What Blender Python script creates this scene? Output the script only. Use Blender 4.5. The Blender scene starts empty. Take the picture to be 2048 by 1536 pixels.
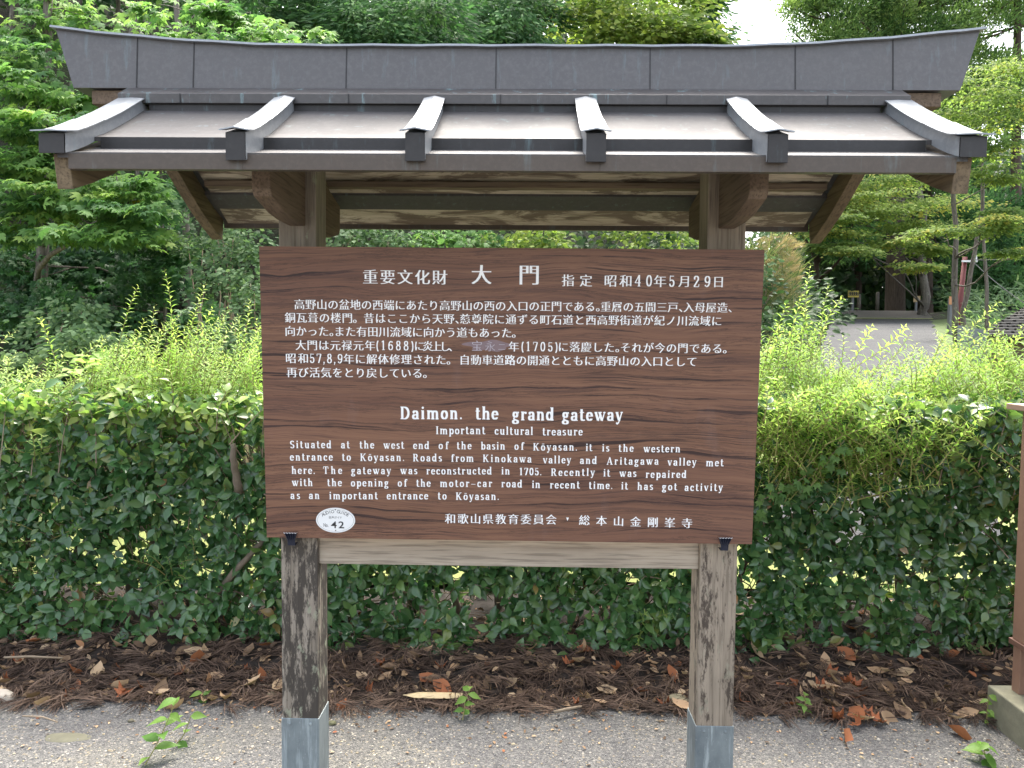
import bpy, bmesh, math, random
import numpy as np
from mathutils import Matrix, Vector, noise as mnoise
random.seed(7); rng = np.random.default_rng(7)
R = math.radians
S = bpy.context.scene
COL = S.collection

# ------------------------------------------------------------------ camera, sky, sun, exposure
EYE = 1.48
CX, CD, PITCH, ROLL, YAW, FPX = 0.0546, 2.4246, 0.0543, 0.0092, -0.0191, 1517.9
cam_d = bpy.data.cameras.new('camera'); cam = bpy.data.objects.new('camera', cam_d); COL.objects.link(cam)
cam_d.sensor_width = 36.0; cam_d.lens = 36.0 * FPX / 2048.0; cam_d.clip_start = 0.05; cam_d.clip_end = 2000
cam.matrix_world = (Matrix.Translation((CX, -CD, EYE)) @ Matrix.Rotation(-YAW, 4, 'Z')
                    @ Matrix.Rotation(math.pi/2 - PITCH, 4, 'X') @ Matrix.Rotation(ROLL, 4, 'Z'))
S.camera = cam
SUN_EL, SUN_AZ = R(60), R(8)          # azimuth from +Y (behind the board) towards +X
world = bpy.data.worlds.new('World'); S.world = world; world.use_nodes = True
wn = world.node_tree
sky = wn.nodes.new('ShaderNodeTexSky'); sky.sky_type = 'NISHITA'; sky.sun_disc = False
sky.sun_elevation = SUN_EL; sky.sun_rotation = SUN_AZ
sky.air_density = 1.0; sky.dust_density = 5.0; sky.ozone_density = 0.6
wn.nodes['Background'].inputs['Strength'].default_value = 0.15
hazy = wn.nodes.new('ShaderNodeHueSaturation'); hazy.inputs['Saturation'].default_value = 0.5     # thin white overcast
wn.links.new(sky.outputs['Color'], hazy.inputs['Color']); wn.links.new(hazy.outputs['Color'], wn.nodes['Background'].inputs['Color'])
sun_d = bpy.data.lights.new('sun', 'SUN'); sun_d.energy = 1.5; sun_d.angle = R(26); sun_d.color = (1.0, 0.95, 0.86)
sun = bpy.data.objects.new('sun', sun_d); COL.objects.link(sun)
sdir = Vector((math.sin(SUN_AZ)*math.cos(SUN_EL), math.cos(SUN_AZ)*math.cos(SUN_EL), math.sin(SUN_EL)))
sun.rotation_euler = sdir.to_track_quat('Z', 'Y').to_euler()
S.view_settings.view_transform = 'Standard'; S.view_settings.look = 'None'
S.view_settings.exposure = 2.3; S.view_settings.gamma = 1.0
S.cycles.max_bounces = 7; S.cycles.transparent_max_bounces = 4

# ------------------------------------------------------------------ helpers
def spot(u, v, Y):
    """world point at depth Y that was measured at photo position u, v"""
    a, b = u-1024, v-768
    c, s = math.cos(ROLL), math.sin(ROLL); x = a*c+b*s; y = -a*s+b*c
    d = (x/FPX, 1.0, -y/FPX)
    c, s = math.cos(PITCH), math.sin(PITCH)
    yy = d[1]*c+d[2]*s; zz = -d[1]*s+d[2]*c
    c, s = math.cos(YAW), math.sin(YAW)
    D = (d[0]*c+yy*s, -d[0]*s+yy*c, zz)
    t = (Y+CD)/D[1]
    return np.array((CX+D[0]*t, Y, EYE+D[2]*t))
def spot_z(u, v, z):
    a = spot(u, v, 1.0); o = np.array((CX, -CD, EYE)); d = a-o
    return o + d*((z-EYE)/d[2])

ORIG = {}
def tag(o, label=None, cat=None, group=None, kind=None):
    if label: o['label'] = label
    if cat: o['category'] = cat
    if group: o['group'] = group
    if kind: o['kind'] = kind
    return o
def thing(name, loc, label, cat, group=None):
    o = bpy.data.objects.new(name, None); o.empty_display_size = 0.1; COL.objects.link(o)
    o.location = loc; ORIG[o] = np.array(loc, float)
    return tag(o, label, cat, group)
def link(name, me, mat, parent=None, origin=None):
    o = bpy.data.objects.new(name, me); COL.objects.link(o)
    if mat: 
        for m in (mat if isinstance(mat, (list, tuple)) else [mat]): me.materials.append(m)
    if parent is not None:
        o.parent = parent; ORIG[o] = ORIG[parent]
    else:
        o.location = origin if origin is not None else (0, 0, 0); ORIG[o] = np.array(o.location)
    return o

class MB:
    """collects polygons, then links them as one mesh object"""
    def __init__(s): s.v = []; s.f = []; s.n = 0; s.var = []; s.mi = []
    def add(s, V, F, var=0.5, mi=0):
        V = np.asarray(V, float).reshape(-1, 3)
        s.v.append(V); s.f += [tuple(i+s.n for i in f) for f in F]; s.n += len(V)
        s.var.append(np.full(len(V), var) if np.isscalar(var) else np.asarray(var)); s.mi += [mi]*len(F)
    def box(s, lo, hi, var=0.5, mi=0):
        x0, y0, z0 = lo; x1, y1, z1 = hi
        s.add([(x0,y0,z0),(x1,y0,z0),(x1,y1,z0),(x0,y1,z0),(x0,y0,z1),(x1,y0,z1),(x1,y1,z1),(x0,y1,z1)],
              [(0,3,2,1),(4,5,6,7),(0,1,5,4),(1,2,6,5),(2,3,7,6),(3,0,4,7)], var, mi)
    def extrude_x(s, prof, x0, x1, var=0.5):
        """closed (y,z) outline swept along x"""
        n = len(prof)
        V = [(x0, y, z) for y, z in prof] + [(x1, y, z) for y, z in prof]
        F = [(i, (i+1) % n, n+(i+1) % n, n+i) for i in range(n)] + [tuple(range(n-1, -1, -1)), tuple(range(n, 2*n))]
        s.add(V, F, var)
    def strip_x(s, top, th, x0, x1, var=0.5):
        """open (y,z) curve given thickness downwards, swept along x"""
        s.extrude_x(list(top) + [(y, z-th) for y, z in reversed(top)], x0, x1, var)
    def tube(s, P, r, n=6, var=0.5, cap=True):
        P = np.asarray(P, float); m = len(P); r = np.full(m, r) if np.isscalar(r) else np.asarray(r, float)
        T = np.gradient(P, axis=0); T /= np.linalg.norm(T, axis=1)[:, None]+1e-9
        a = np.array((0, 0, 1.0)) if abs(T[0, 2]) < .9 else np.array((1.0, 0, 0))
        U = np.cross(T, a); U /= np.linalg.norm(U, axis=1)[:, None]+1e-9; W = np.cross(T, U)
        th = np.arange(n)*2*math.pi/n
        V = (P[:, None]+r[:, None, None]*(np.cos(th)[None, :, None]*U[:, None]+np.sin(th)[None, :, None]*W[:, None])).reshape(-1, 3)
        F = [(i*n+j, i*n+(j+1) % n, (i+1)*n+(j+1) % n, (i+1)*n+j) for i in range(m-1) for j in range(n)]
        if cap: F += [tuple(range(n-1, -1, -1)), tuple((m-1)*n+j for j in range(n))]
        s.add(V, F, var)
    def build(s, name, mat, parent=None, origin=None, smooth=False, bevel=0):
        o0 = ORIG[parent] if parent is not None else (np.array(origin, float) if origin is not None else np.zeros(3))
        V = np.concatenate(s.v)-o0
        me = bpy.data.meshes.new(name); me.from_pydata(V.tolist(), [], s.f)
        a = me.attributes.new('var', 'FLOAT', 'POINT'); a.data.foreach_set('value', np.concatenate(s.var).astype(np.float32))
        if smooth: me.polygons.foreach_set('use_smooth', [True]*len(me.polygons))
        if any(s.mi): me.polygons.foreach_set('material_index', s.mi)
        o = link(name, me, mat, parent, origin)
        if bevel:
            m = o.modifiers.new('bevel', 'BEVEL'); m.width = bevel; m.segments = 2; m.limit_method = 'ANGLE'; m.angle_limit = R(40)
        return o

def unit(a): return a/(np.linalg.norm(a, axis=-1, keepdims=True)+1e-9)
def leaf_data(tmpl, P, D, N, sc, var):
    """instances a leaf outline at P along D, facing N -> verts, faces, var"""
    TV, TF = tmpl; TV = np.asarray(TV, float); k = len(TV); n = len(P)
    D = unit(D); Y = unit(np.cross(N, D)); Z = np.cross(D, Y)
    sc = np.broadcast_to(np.asarray(sc, float), (n,))
    V = P[:, None]+sc[:, None, None]*(TV[None, :, 0, None]*D[:, None]+TV[None, :, 1, None]*Y[:, None]+TV[None, :, 2, None]*Z[:, None])
    return V.reshape(-1, 3), TF, k, n, np.repeat(var, k)
def leaf_mesh(name, sets, mat, parent=None, origin=None, smooth=True, kind=None):
    o0 = ORIG[parent] if parent is not None else (np.array(origin, float) if origin is not None else np.zeros(3))
    vs, loops, starts, totals, vars_ = [], [], [], [], []; nv = 0; nl = 0
    for V, TF, k, n, var in sets:
        vs.append(V-o0); vars_.append(var)
        fl = np.concatenate([np.array(f) for f in TF]); sz = np.array([len(f) for f in TF])
        L = (fl[None, :]+(np.arange(n)*k)[:, None]+nv).reshape(-1)
        tt = np.tile(sz, n); loops.append(L); totals.append(tt)
        starts.append(nl+np.concatenate([[0], np.cumsum(tt)[:-1]])); nl += len(L); nv += len(V)
    V = np.concatenate(vs); L = np.concatenate(loops); st = np.concatenate(starts)
    me = bpy.data.meshes.new(name); me.vertices.add(len(V)); me.loops.add(len(L)); me.polygons.add(len(st))
    me.vertices.foreach_set('co', V.astype(np.float32).ravel())
    me.loops.foreach_set('vertex_index', L.astype(np.int32)); me.polygons.foreach_set('loop_start', st.astype(np.int32))
    me.update(calc_edges=True)
    a = me.attributes.new('var', 'FLOAT', 'POINT'); a.data.foreach_set('value', np.concatenate(vars_).astype(np.float32))
    if smooth: me.polygons.foreach_set('use_smooth', [True]*len(st))
    return link(name, me, mat, parent, origin)

def oval(ws, bend=.12, fold=.18):
    n = len(ws)-2; V = [(0, 0, 0)]; F = []
    for i, w in enumerate(ws[1:-1], 1):
        t = i/(n+1); z = -bend*t*t
        V += [(t, w, z+fold*w), (t, 0, z), (t, -w, z+fold*w)]
    V.append((1, 0, -bend))
    F += [(0, 2, 1), (0, 3, 2)]
    for i in range(n-1):
        a = 1+3*i; b = a+3
        F += [(a, a+1, b+1, b), (a+1, a+2, b+2, b+1)]
    a = 1+3*(n-1); e = len(V)-1
    F += [(a, a+1, e), (a+1, a+2, e)]
    return V, F
T_HOLLY = oval([0, .17, .27, .25, .13, 0], .14, .35)
T_OVAL = oval([0, .26, .25, 0], .15, .3)
T_SLIM = oval([0, .10, .12, .08, 0], .30, .3)
T_WEED = oval([0, .20, .28, .22, .10, 0], .35, .25)
T_SLIVER = ([(0, 0, 0), (.45, .13, -.02), (1, 0, -.12), (.45, -.13, -.02)], [(0, 3, 2, 1)])
T_NEEDLE = ([(0, -.013, 0), (0, .013, 0), (.5, .019, .06), (.5, -.019, .06), (1, .005, -.04), (1, -.005, -.04)], [(0, 3, 2, 1), (3, 5, 4, 2)])
def maple():
    tips = [(-165, .38), (-100, .78), (-48, .92), (0, 1.12), (48, .92), (100, .78), (165, .38)]
    pts = []
    for i, (a, r) in enumerate(tips):
        pts.append((math.cos(R(a))*r*.62, math.sin(R(a))*r*.62, -.16*r))
        if i < len(tips)-1:
            b = (a+tips[i+1][0])/2; q = .5 if 0 < i < len(tips)-2 else .44
            pts.append((math.cos(R(b))*q*.62, math.sin(R(b))*q*.62, .02))
    V = [(.0, 0, .03)]+pts
    V = [(x+.4, y, z) for x, y, z in V]
    n = len(pts)
    return V, [(0, i+1, i+2) for i in range(n-1)]
T_MAPLE = maple()

# ------------------------------------------------------------------ materials
def new_mat(name):
    m = bpy.data.materials.new(name); m.use_nodes = True; nt = m.node_tree
    b = nt.nodes['Principled BSDF']; return m, nt, b
def N(nt, t, **kw):
    n = nt.nodes.new('ShaderNode'+t)
    for k, v in kw.items():
        if hasattr(n, k): setattr(n, k, v)
        else: n.inputs[k.replace('_', ' ')].default_value = v
    return n
def ramp(nt, fac, stops, interp='LINEAR'):
    r = nt.nodes.new('ShaderNodeValToRGB'); r.color_ramp.interpolation = interp
    e = r.color_ramp.elements
    while len(e) < len(stops): e.new(.5)
    for el, (p, c) in zip(e, stops):
        el.position = p; el.color = (c, c, c, 1) if np.isscalar(c) else (*c, 1)
    nt.links.new(fac, r.inputs[0]); return r.outputs[0]
def coords(nt, scale=(1, 1, 1), kind='Object'):
    t = nt.nodes.new('ShaderNodeTexCoord'); m = nt.nodes.new('ShaderNodeMapping'); m.inputs['Scale'].default_value = scale
    nt.links.new(t.outputs[kind], m.inputs['Vector']); return m.outputs['Vector']
def tex(nt, vec, scale=5, detail=4, rough=.55, dist=0, kind='Noise'):
    n = nt.nodes.new('ShaderNodeTex'+kind); n.inputs['Scale'].default_value = scale
    if kind == 'Noise':
        n.inputs['Detail'].default_value = detail; n.inputs['Roughness'].default_value = rough; n.inputs['Distortion'].default_value = dist
    if vec is not None: nt.links.new(vec, n.inputs['Vector'])
    return n
def mix(nt, fac, a, b, blend='MIX'):
    m = nt.nodes.new('ShaderNodeMix'); m.data_type = 'RGBA'; m.blend_type = blend
    for sock, val in ((m.inputs['Factor'], fac), (m.inputs['A'], a), (m.inputs['B'], b)):
        if hasattr(val, 'links') or isinstance(val, bpy.types.NodeSocket): nt.links.new(val, sock)
        elif np.isscalar(val): sock.default_value = val
        else: sock.default_value = (*val, 1)
    return m.outputs['Result']
def math_n(nt, op, a, b=0.0):
    m = nt.nodes.new('ShaderNodeMath'); m.operation = op
    for sock, val in ((m.inputs[0], a), (m.inputs[1], b)):
        if isinstance(val, bpy.types.NodeSocket): nt.links.new(val, sock)
        else: sock.default_value = val
    return m.outputs[0]
def bump(nt, b, h, strength=.3, dist=.01):
    n = nt.nodes.new('ShaderNodeBump'); n.inputs['Strength'].default_value = strength; n.inputs['Distance'].default_value = dist
    nt.links.new(h, n.inputs['Height']); nt.links.new(n.outputs[0], b.inputs['Normal'])
def leaf_mat(name, stops, rough=.45, trans=.35, spec=.4, tcol=1.6, spec_=None):
    m, nt, b = new_mat(name)
    at = nt.nodes.new('ShaderNodeAttribute'); at.attribute_name = 'var'
    c = ramp(nt, at.outputs['Fac'], stops)
    nz = tex(nt, coords(nt), 2.2, 2)
    c = mix(nt, .55, c, mix(nt, nz.outputs['Fac'], (.55, .6, .6), (1.35, 1.3, 1.2)), 'MULTIPLY')
    nt.links.new(c, b.inputs['Base Color']); b.inputs['Roughness'].default_value = rough
    b.inputs['Specular IOR Level'].default_value = spec
    t = nt.nodes.new('ShaderNodeBsdfTranslucent')
    nt.links.new(mix(nt, 1.0, c, (tcol*1.02, tcol*1.15, tcol*.72), 'MULTIPLY'), t.inputs['Color'])
    mx = nt.nodes.new('ShaderNodeMixShader'); mx.inputs[0].default_value = trans
    nt.links.new(b.outputs[0], mx.inputs[1]); nt.links.new(t.outputs[0], mx.inputs[2])
    nt.links.new(mx.outputs[0], nt.nodes['Material Output'].inputs['Surface'])
    return m
def plain(name, col, rough=.6, metal=0, var=.25, scale=20, bmp=.1):
    m, nt, b = new_mat(name)
    nz = tex(nt, coords(nt), scale, 6, .6)
    c = mix(nt, nz.outputs['Fac'], [x*(1-var) for x in col], [min(1, x*(1+var)) for x in col])
    nt.links.new(c, b.inputs['Base Color']); b.inputs['Roughness'].default_value = rough; b.inputs['Metallic'].default_value = metal
    if bmp: bump(nt, b, nz.outputs['Fac'], bmp, .005)
    return m

def copper(name, base, rough=.42, metal=.55, patina=.5):
    m, nt, b = new_mat(name)
    v = coords(nt)
    n1 = tex(nt, v, 3.0, 6, .65, .4); n2 = tex(nt, coords(nt, (6, 6, .9)), 5, 6, .68); n3 = tex(nt, v, 60, 4, .7)
    c = mix(nt, n1.outputs['Fac'], [x*.72 for x in base], [x*1.3 for x in base])
    c = mix(nt, math_n(nt, 'MULTIPLY', ramp(nt, n3.outputs['Fac'], [(.45, 0.0), (.75, 1.0)]), .25), c, [x*2.0 for x in base])
    pat = ramp(nt, n2.outputs['Fac'], [(.58, 0.0), (.72, 1.0)])
    c = mix(nt, math_n(nt, 'MULTIPLY', pat, patina), c, (.26, .40, .42))
    nt.links.new(c, b.inputs['Base Color']); b.inputs['Metallic'].default_value = metal
    r = ramp(nt, n1.outputs['Fac'], [(.3, rough-.08), (.7, rough+.14)]); nt.links.new(r, b.inputs['Roughness'])
    bump(nt, b, tex(nt, v, 9, 3).outputs['Fac'], .12, .006)
    return m
M = {}
M['ridge'] = copper('weathered copper', (.11, .105, .103), .46, .4, .18)
M['sheet'] = copper('roof sheet copper', (.080, .075, .073), .62, .10, .25)
M['sheet'].node_tree.nodes['Principled BSDF'].inputs['Specular IOR Level'].default_value = .3
M['batten'] = copper('batten copper', (.27, .285, .295), .42, .45, .35)
M['dark_copper'] = copper('dark copper', (.034, .032, .031), .5, .3, .2)
M['fascia'] = copper('fascia copper', (.085, .068, .054), .5, .3, .15)
M['band'] = copper('ridge band copper', (.085, .08, .078), .42, .4, .9)
def zinc_mat():
    m, nt, b = new_mat('weathered zinc sleeve')
    st = tex(nt, coords(nt, (42, 42, 3.5)), 1, 6, .7, .3); bl = tex(nt, coords(nt, (9, 9, 6)), 1, 5, .65); fi = tex(nt, coords(nt), 120, 4, .7)
    c = mix(nt, ramp(nt, bl.outputs['Fac'], [(.32, 0.0), (.68, 1.0)]), (.13, .155, .165), (.25, .285, .285))
    c = mix(nt, ramp(nt, st.outputs['Fac'], [(.52, 0.0), (.64, .75)]), c, (.42, .47, .47))
    c = mix(nt, ramp(nt, fi.outputs['Fac'], [(.62, 0.0), (.72, .5)]), c, (.48, .50, .49))
    nt.links.new(c, b.inputs['Base Color']); b.inputs['Roughness'].default_value = .55; b.inputs['Metallic'].default_value = .2
    return m
M['zinc'] = zinc_mat()
M['zinc_plain'] = copper('zinc', (.20, .235, .245), .5, .3, 1.0)

def timber(name, axis, dark, light, stain=0.0, lichen=0.0, stain_col=(.03, .026, .022), flake=0.0, scale=1.0, upto=0):
    m, nt, b = new_mat(name)
    sc = [36, 36, 36]; sc[axis] = 1.5
    g = tex(nt, coords(nt, sc), 1.0*scale, 6, .62, .25)
    g2 = tex(nt, coords(nt, [s*4 for s in sc]), 1.0*scale, 3, .6)
    blot = tex(nt, coords(nt, [2.5 if i == axis else 7 for i in range(3)]), 1, 5, .65, .3)
    c = mix(nt, ramp(nt, g.outputs['Fac'], [(.3, 0.0), (.7, 1.0)]), dark, light)
    c = mix(nt, ramp(nt, g2.outputs['Fac'], [(.36, .55), (.5, 0.0)]), c, [x*.45 for x in dark])
    c = mix(nt, ramp(nt, blot.outputs['Fac'], [(.35, .35), (.6, 0.0)]), c, [x*.6 for x in dark])
    if stain:
        s1 = tex(nt, coords(nt, [3.0 if i == axis else 13 for i in range(3)]), 1, 7, .72, .3)
        s2 = tex(nt, coords(nt, [14 if i == axis else 60 for i in range(3)]), 1, 5, .75)
        f = math_n(nt, 'ADD', math_n(nt, 'MULTIPLY', s1.outputs['Fac'], .52), math_n(nt, 'MULTIPLY', s2.outputs['Fac'], .48))
        p = .60-.15*stain
        msk = ramp(nt, f, [(p, 0.0), (p+.05, .92)])
        if upto:
            tc = nt.nodes.new('ShaderNodeTexCoord'); sp = nt.nodes.new('ShaderNodeSeparateXYZ'); nt.links.new(tc.outputs['Object'], sp.inputs[0])
            mr = nt.nodes.new('ShaderNodeMapRange'); mr.inputs[1].default_value = upto; mr.inputs[2].default_value = upto+.3; mr.inputs[3].default_value = 1; mr.inputs[4].default_value = 0; nt.links.new(sp.outputs['Z'], mr.inputs[0]); msk = math_n(nt, 'MULTIPLY', msk, mr.outputs[0])
        c = mix(nt, msk, c, stain_col)
    if lichen:
        l = tex(nt, coords(nt, [16 if i == axis else 30 for i in range(3)]), 1, 5, .6)
        c = mix(nt, ramp(nt, l.outputs['Fac'], [(.60, 0.0), (.66, lichen)]), c, (.30, .31, .22))
    if flake:
        l = tex(nt, coords(nt, [3.2 if i == axis else 15 for i in range(3)]), 1, 6, .7, .8)
        c = mix(nt, ramp(nt, l.outputs['Fac'], [(.47, 0.0), (.55, flake)]), c, (.10, .072, .050))
    nt.links.new(c, b.inputs['Base Color']); b.inputs['Roughness'].default_value = .8; b.inputs['Specular IOR Level'].default_value = .25
    bump(nt, b, g.outputs['Fac'], .35, .004)
    return m
M['post_l'] = timber('mouldy post timber', 2, (.20, .165, .125), (.38, .33, .265), 1.0, .8, (.05, .042, .035), upto=1.0)
M['post_r'] = timber('grey post timber', 2, (.24, .195, .145), (.40, .33, .25), .55, .3, (.06, .045, .035), upto=1.2)
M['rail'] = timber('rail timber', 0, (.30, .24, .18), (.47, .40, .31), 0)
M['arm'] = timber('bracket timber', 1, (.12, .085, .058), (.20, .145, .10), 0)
M['barge'] = timber('barge board timber', 1, (.12, .09, .058), (.24, .18, .11), .12)
M['soffit'] = timber('peeling soffit boards', 0, (.46, .40, .29), (.66, .60, .46), 0, 0, flake=.8)
M['purlin'] = timber('purlin timber', 0, (.16, .12, .085), (.26, .20, .14), 0)

def board_mat():
    m, nt, b = new_mat('printed woodgrain')
    v0 = coords(nt)
    warp = tex(nt, coords(nt, (1.5, 1, 4.0)), 1.0, 3, .5)
    t = nt.nodes.new('ShaderNodeTexCoord'); sep = nt.nodes.new('ShaderNodeSeparateXYZ'); nt.links.new(t.outputs['Object'], sep.inputs[0])
    z = math_n(nt, 'ADD', sep.outputs['Z'], math_n(nt, 'MULTIPLY', warp.outputs['Fac'], .11))
    def stretched(sx, sz, detail, rough):
        cb = nt.nodes.new('ShaderNodeCombineXYZ')
        nt.links.new(math_n(nt, 'MULTIPLY', sep.outputs['X'], sx), cb.inputs[0]); nt.links.new(math_n(nt, 'MULTIPLY', z, sz), cb.inputs[2])
        return tex(nt, cb.outputs[0], 1, detail, rough, .15).outputs['Fac']
    g1 = stretched(.8, 34, 6, .65); g2 = stretched(2.0, 95, 5, .65); g3 = stretched(5, 330, 3, .6); g4 = stretched(1.1, 60, 7, .72)
    tone = stretched(.5, 7, 3, .5)
    c = mix(nt, ramp(nt, g1, [(.3, 0.0), (.7, 1.0)]), (.155, .077, .047), (.285, .150, .090))
    c = mix(nt, math_n(nt, 'MULTIPLY', ramp(nt, tone, [(.35, 1.0), (.62, 0.0)]), .45), c, (.13, .062, .046))
    c = mix(nt, ramp(nt, g2, [(.34, .7), (.47, 0.0)]), c, (.09, .048, .038))
    c = mix(nt, ramp(nt, g4, [(.395, .95), (.44, 0.0)]), c, (.036, .022, .020))
    g5 = stretched(.7, 18, 8, .75); c = mix(nt, ramp(nt, g5, [(.475, 0.0), (.492, .7), (.508, 0.0)]), c, (.05, .028, .024))
    c = mix(nt, ramp(nt, g3, [(.38, .5), (.5, 0.0)]), c, (.10, .055, .045))
    sm = tex(nt, coords(nt, (9, 1, 3)), 1, 4, .6)
    c = mix(nt, ramp(nt, sm.outputs['Fac'], [(.62, 0.0), (.85, .16)]), c, (.30, .26, .27))
    nt.links.new(c, b.inputs['Base Color']); b.inputs['Roughness'].default_value = .42; b.inputs['Specular IOR Level'].default_value = .25
    return m
M['board'] = board_mat()
M['edge'] = plain('board edge', (.62, .56, .48), .6)
M['letter'] = plain('white lettering', (.90, .89, .87), .5, 0, .04, 40, 0)
M['faded'] = plain('faded white lettering', (.44, .40, .43), .6, 0, .35, 160, 0)
M['smear'] = plain('lavender smear', (.215, .15, .155), .6, 0, .3, 60, 0)
M['plaque'] = plain('white enamel', (.82, .82, .80), .3, 0, .04, 10, 0)
M['ink'] = plain('black ink', (.03, .03, .03), .5, 0, .1, 10, 0)
M['grey_ink'] = plain('grey ink', (.22, .21, .21), .5, 0, .1, 10, 0)
M['clip'] = plain('dark blue painted steel', (.018, .022, .04), .35, .2, .3, 80, 0)
M['lip_glint'] = plain('painted lip glint', (.6, .6, .6), .35, .8, .1, 30, 0)  # pale colour stands in for the glints along the clip lip

def gravel_mat(name, fine=1.0, lum=1.0, cream=.84, tint=(1, 1, 1)):
    m, nt, b = new_mat(name)
    v = coords(nt)
    vo = tex(nt, v, 95*fine, kind='Voronoi'); vo2 = tex(nt, v, 55*fine, kind='Voronoi'); vo3 = tex(nt, v, 190*fine, kind='Voronoi')
    sep = nt.nodes.new('ShaderNodeSeparateColor'); nt.links.new(vo.outputs['Color'], sep.inputs[0])
    sep2 = nt.nodes.new('ShaderNodeSeparateColor'); nt.links.new(vo2.outputs['Color'], sep2.inputs[0])
    c = ramp(nt, sep.outputs[0], [(0, (.10, .098, .096)), (.4, (.19, .185, .18)), (.75, (.30, .29, .275)), (1, (.45, .43, .38))])
    c = mix(nt, .35, c, ramp(nt, math_n(nt, 'ADD', vo3.outputs['Distance'], 0), [(0, .32), (.8, .1)]))
    big = tex(nt, v, 1.7, 4, .6)
    pale = math_n(nt, 'MULTIPLY', ramp(nt, sep2.outputs[1], [(cream, 0.0), (cream+.03, 1.0)]), ramp(nt, vo2.outputs['Distance'], [(.38, 1.0), (.5, 0.0)]))
    pale = math_n(nt, 'MULTIPLY', pale, ramp(nt, big.outputs['Fac'], [(.3, .35), (.6, 1.0)]))
    c = mix(nt, pale, c, mix(nt, sep2.outputs[2], (.46, .38, .25), (.66, .62, .54)))
    c = mix(nt, 1.0, c, ramp(nt, big.outputs['Fac'], [(.3, (.70, .70, .73)), (.5, (.95, .95, .95)), (.7, (1.22, 1.19, 1.08))]), 'MULTIPLY')
    c = mix(nt, 1.0, c, [lum*q for q in tint], 'MULTIPLY')
    nt.links.new(c, b.inputs['Base Color']); b.inputs['Roughness'].default_value = .85
    h = math_n(nt, 'SUBTRACT', 1.0, vo.outputs['Distance']); bump(nt, b, h, .7, .008)
    return m
M['gravel'] = gravel_mat('grey gravel', 1.7, .54, .84, (1., .99, .98))
M['road'] = gravel_mat('road gravel', .7, .16, .96, (.93, .97, 1.08))
M['path'] = plain('sunlit straw and grass', (.20, .23, .07), .95, 0, .75, 5, .3)
M['soil'] = plain('dark leaf mould soil', (.022, .016, .012), .95, 0, .6, 40, .5)
def terrain_mat():
    m, nt, b = new_mat('hillside ground')
    n1 = tex(nt, coords(nt), .8, 6, .65); n2 = tex(nt, coords(nt), 14, 5, .7)
    c = mix(nt, ramp(nt, n1.outputs['Fac'], [(.4, 0.0), (.58, 1.0)]), (.018, .014, .009), (.030, .045, .014))
    c = mix(nt, ramp(nt, n2.outputs['Fac'], [(.5, 0.0), (.75, .5)]), c, (.06, .05, .03))
    nt.links.new(c, b.inputs['Base Color']); b.inputs['Roughness'].default_value = .95
    bump(nt, b, n2.outputs['Fac'], .8, .06); return m
M['hill'] = terrain_mat()
M['verge'] = plain('mown grass verge', (.085, .12, .03), .9, 0, .5, 30, .6)
M['bark'] = timber('grey bark', 2, (.10, .085, .07), (.24, .21, .18), .2, .7)
M['cedar_bark'] = timber('red brown cedar bark', 2, (.06, .042, .032), (.16, .115, .085), 0, 0)
M['twig'] = plain('twig bark', (.24, .185, .125), .8, 0, .35, 60, .2)
M['stem_bark'] = plain('hedge stem bark', (.15, .12, .085), .85, 0, .4, 50, .3)
M['shoot_stem'] = plain('yellow green shoot stem', (.24, .22, .07), .6, 0, .2, 40, 0)

M['holly'] = leaf_mat('holly leaf', [(0, (.024, .068, .026)), (.5, (.064, .15, .052)), (.82, (.13, .23, .075)), (.93, (.13, .19, .045)), (.975, (.19, .22, .06)), (1, (.30, .17, .075))], .22, .22, .6)
M['hedge_top'] = leaf_mat('young holly leaf with painted light', [(0, (.07, .14, .04)), (.6, (.20, .30, .075)), (1, (.36, .41, .14))], .33, .35, .5)  # pale for young growth and for light painted on the hedge top
M['spirea'] = leaf_mat('lime shoot leaf', [(0, (.17, .29, .07)), (.5, (.31, .44, .12)), (1, (.48, .56, .19))], .5, .55, .3, 1.25)
M['sprig'] = leaf_mat('soft green sprig leaf', [(0, (.07, .15, .04)), (1, (.15, .26, .07))], .5, .4, .3)
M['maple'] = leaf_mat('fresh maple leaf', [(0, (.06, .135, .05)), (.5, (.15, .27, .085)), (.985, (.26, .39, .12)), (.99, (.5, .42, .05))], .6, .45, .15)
M['maple_dark'] = leaf_mat('maple leaf with painted shade', [(0, (.03, .085, .035)), (.9, (.065, .16, .055)), (.985, (.08, .18, .055)), (1, (.45, .36, .06))], .5, .35, .3)  # same maple leaf, its colour darkened to paint in the slope's shade
M['bush'] = leaf_mat('bush leaf', [(0, (.055, .10, .048)), (.5, (.10, .17, .08)), (1, (.19, .26, .13))], .65, .35, .12)
M['yellow_bush'] = leaf_mat('yellow green leaf', [(0, (.09, .15, .04)), (.5, (.20, .27, .07)), (1, (.30, .33, .08))], .65, .45, .12)
M['cypress'] = leaf_mat('cypress foliage', [(0, (.035, .085, .036)), (.5, (.08, .17, .07)), (1, (.17, .29, .12))], .75, .4, .08)
M['cedar'] = leaf_mat('cedar foliage', [(0, (.055, .11, .045)), (.5, (.16, .25, .09)), (1, (.32, .40, .14))], .75, .4, .08)
M['fine_maple'] = leaf_mat('small maple leaf', [(0, (.09, .15, .05)), (.5, (.20, .27, .08)), (.9, (.33, .38, .11)), (1, (.48, .42, .11))], .65, .45, .12)
M['grass'] = leaf_mat('long grass', [(0, (.06, .10, .035)), (.5, (.13, .17, .06)), (.8, (.25, .22, .11)), (1, (.36, .25, .17))], .6, .35, .2)
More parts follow.
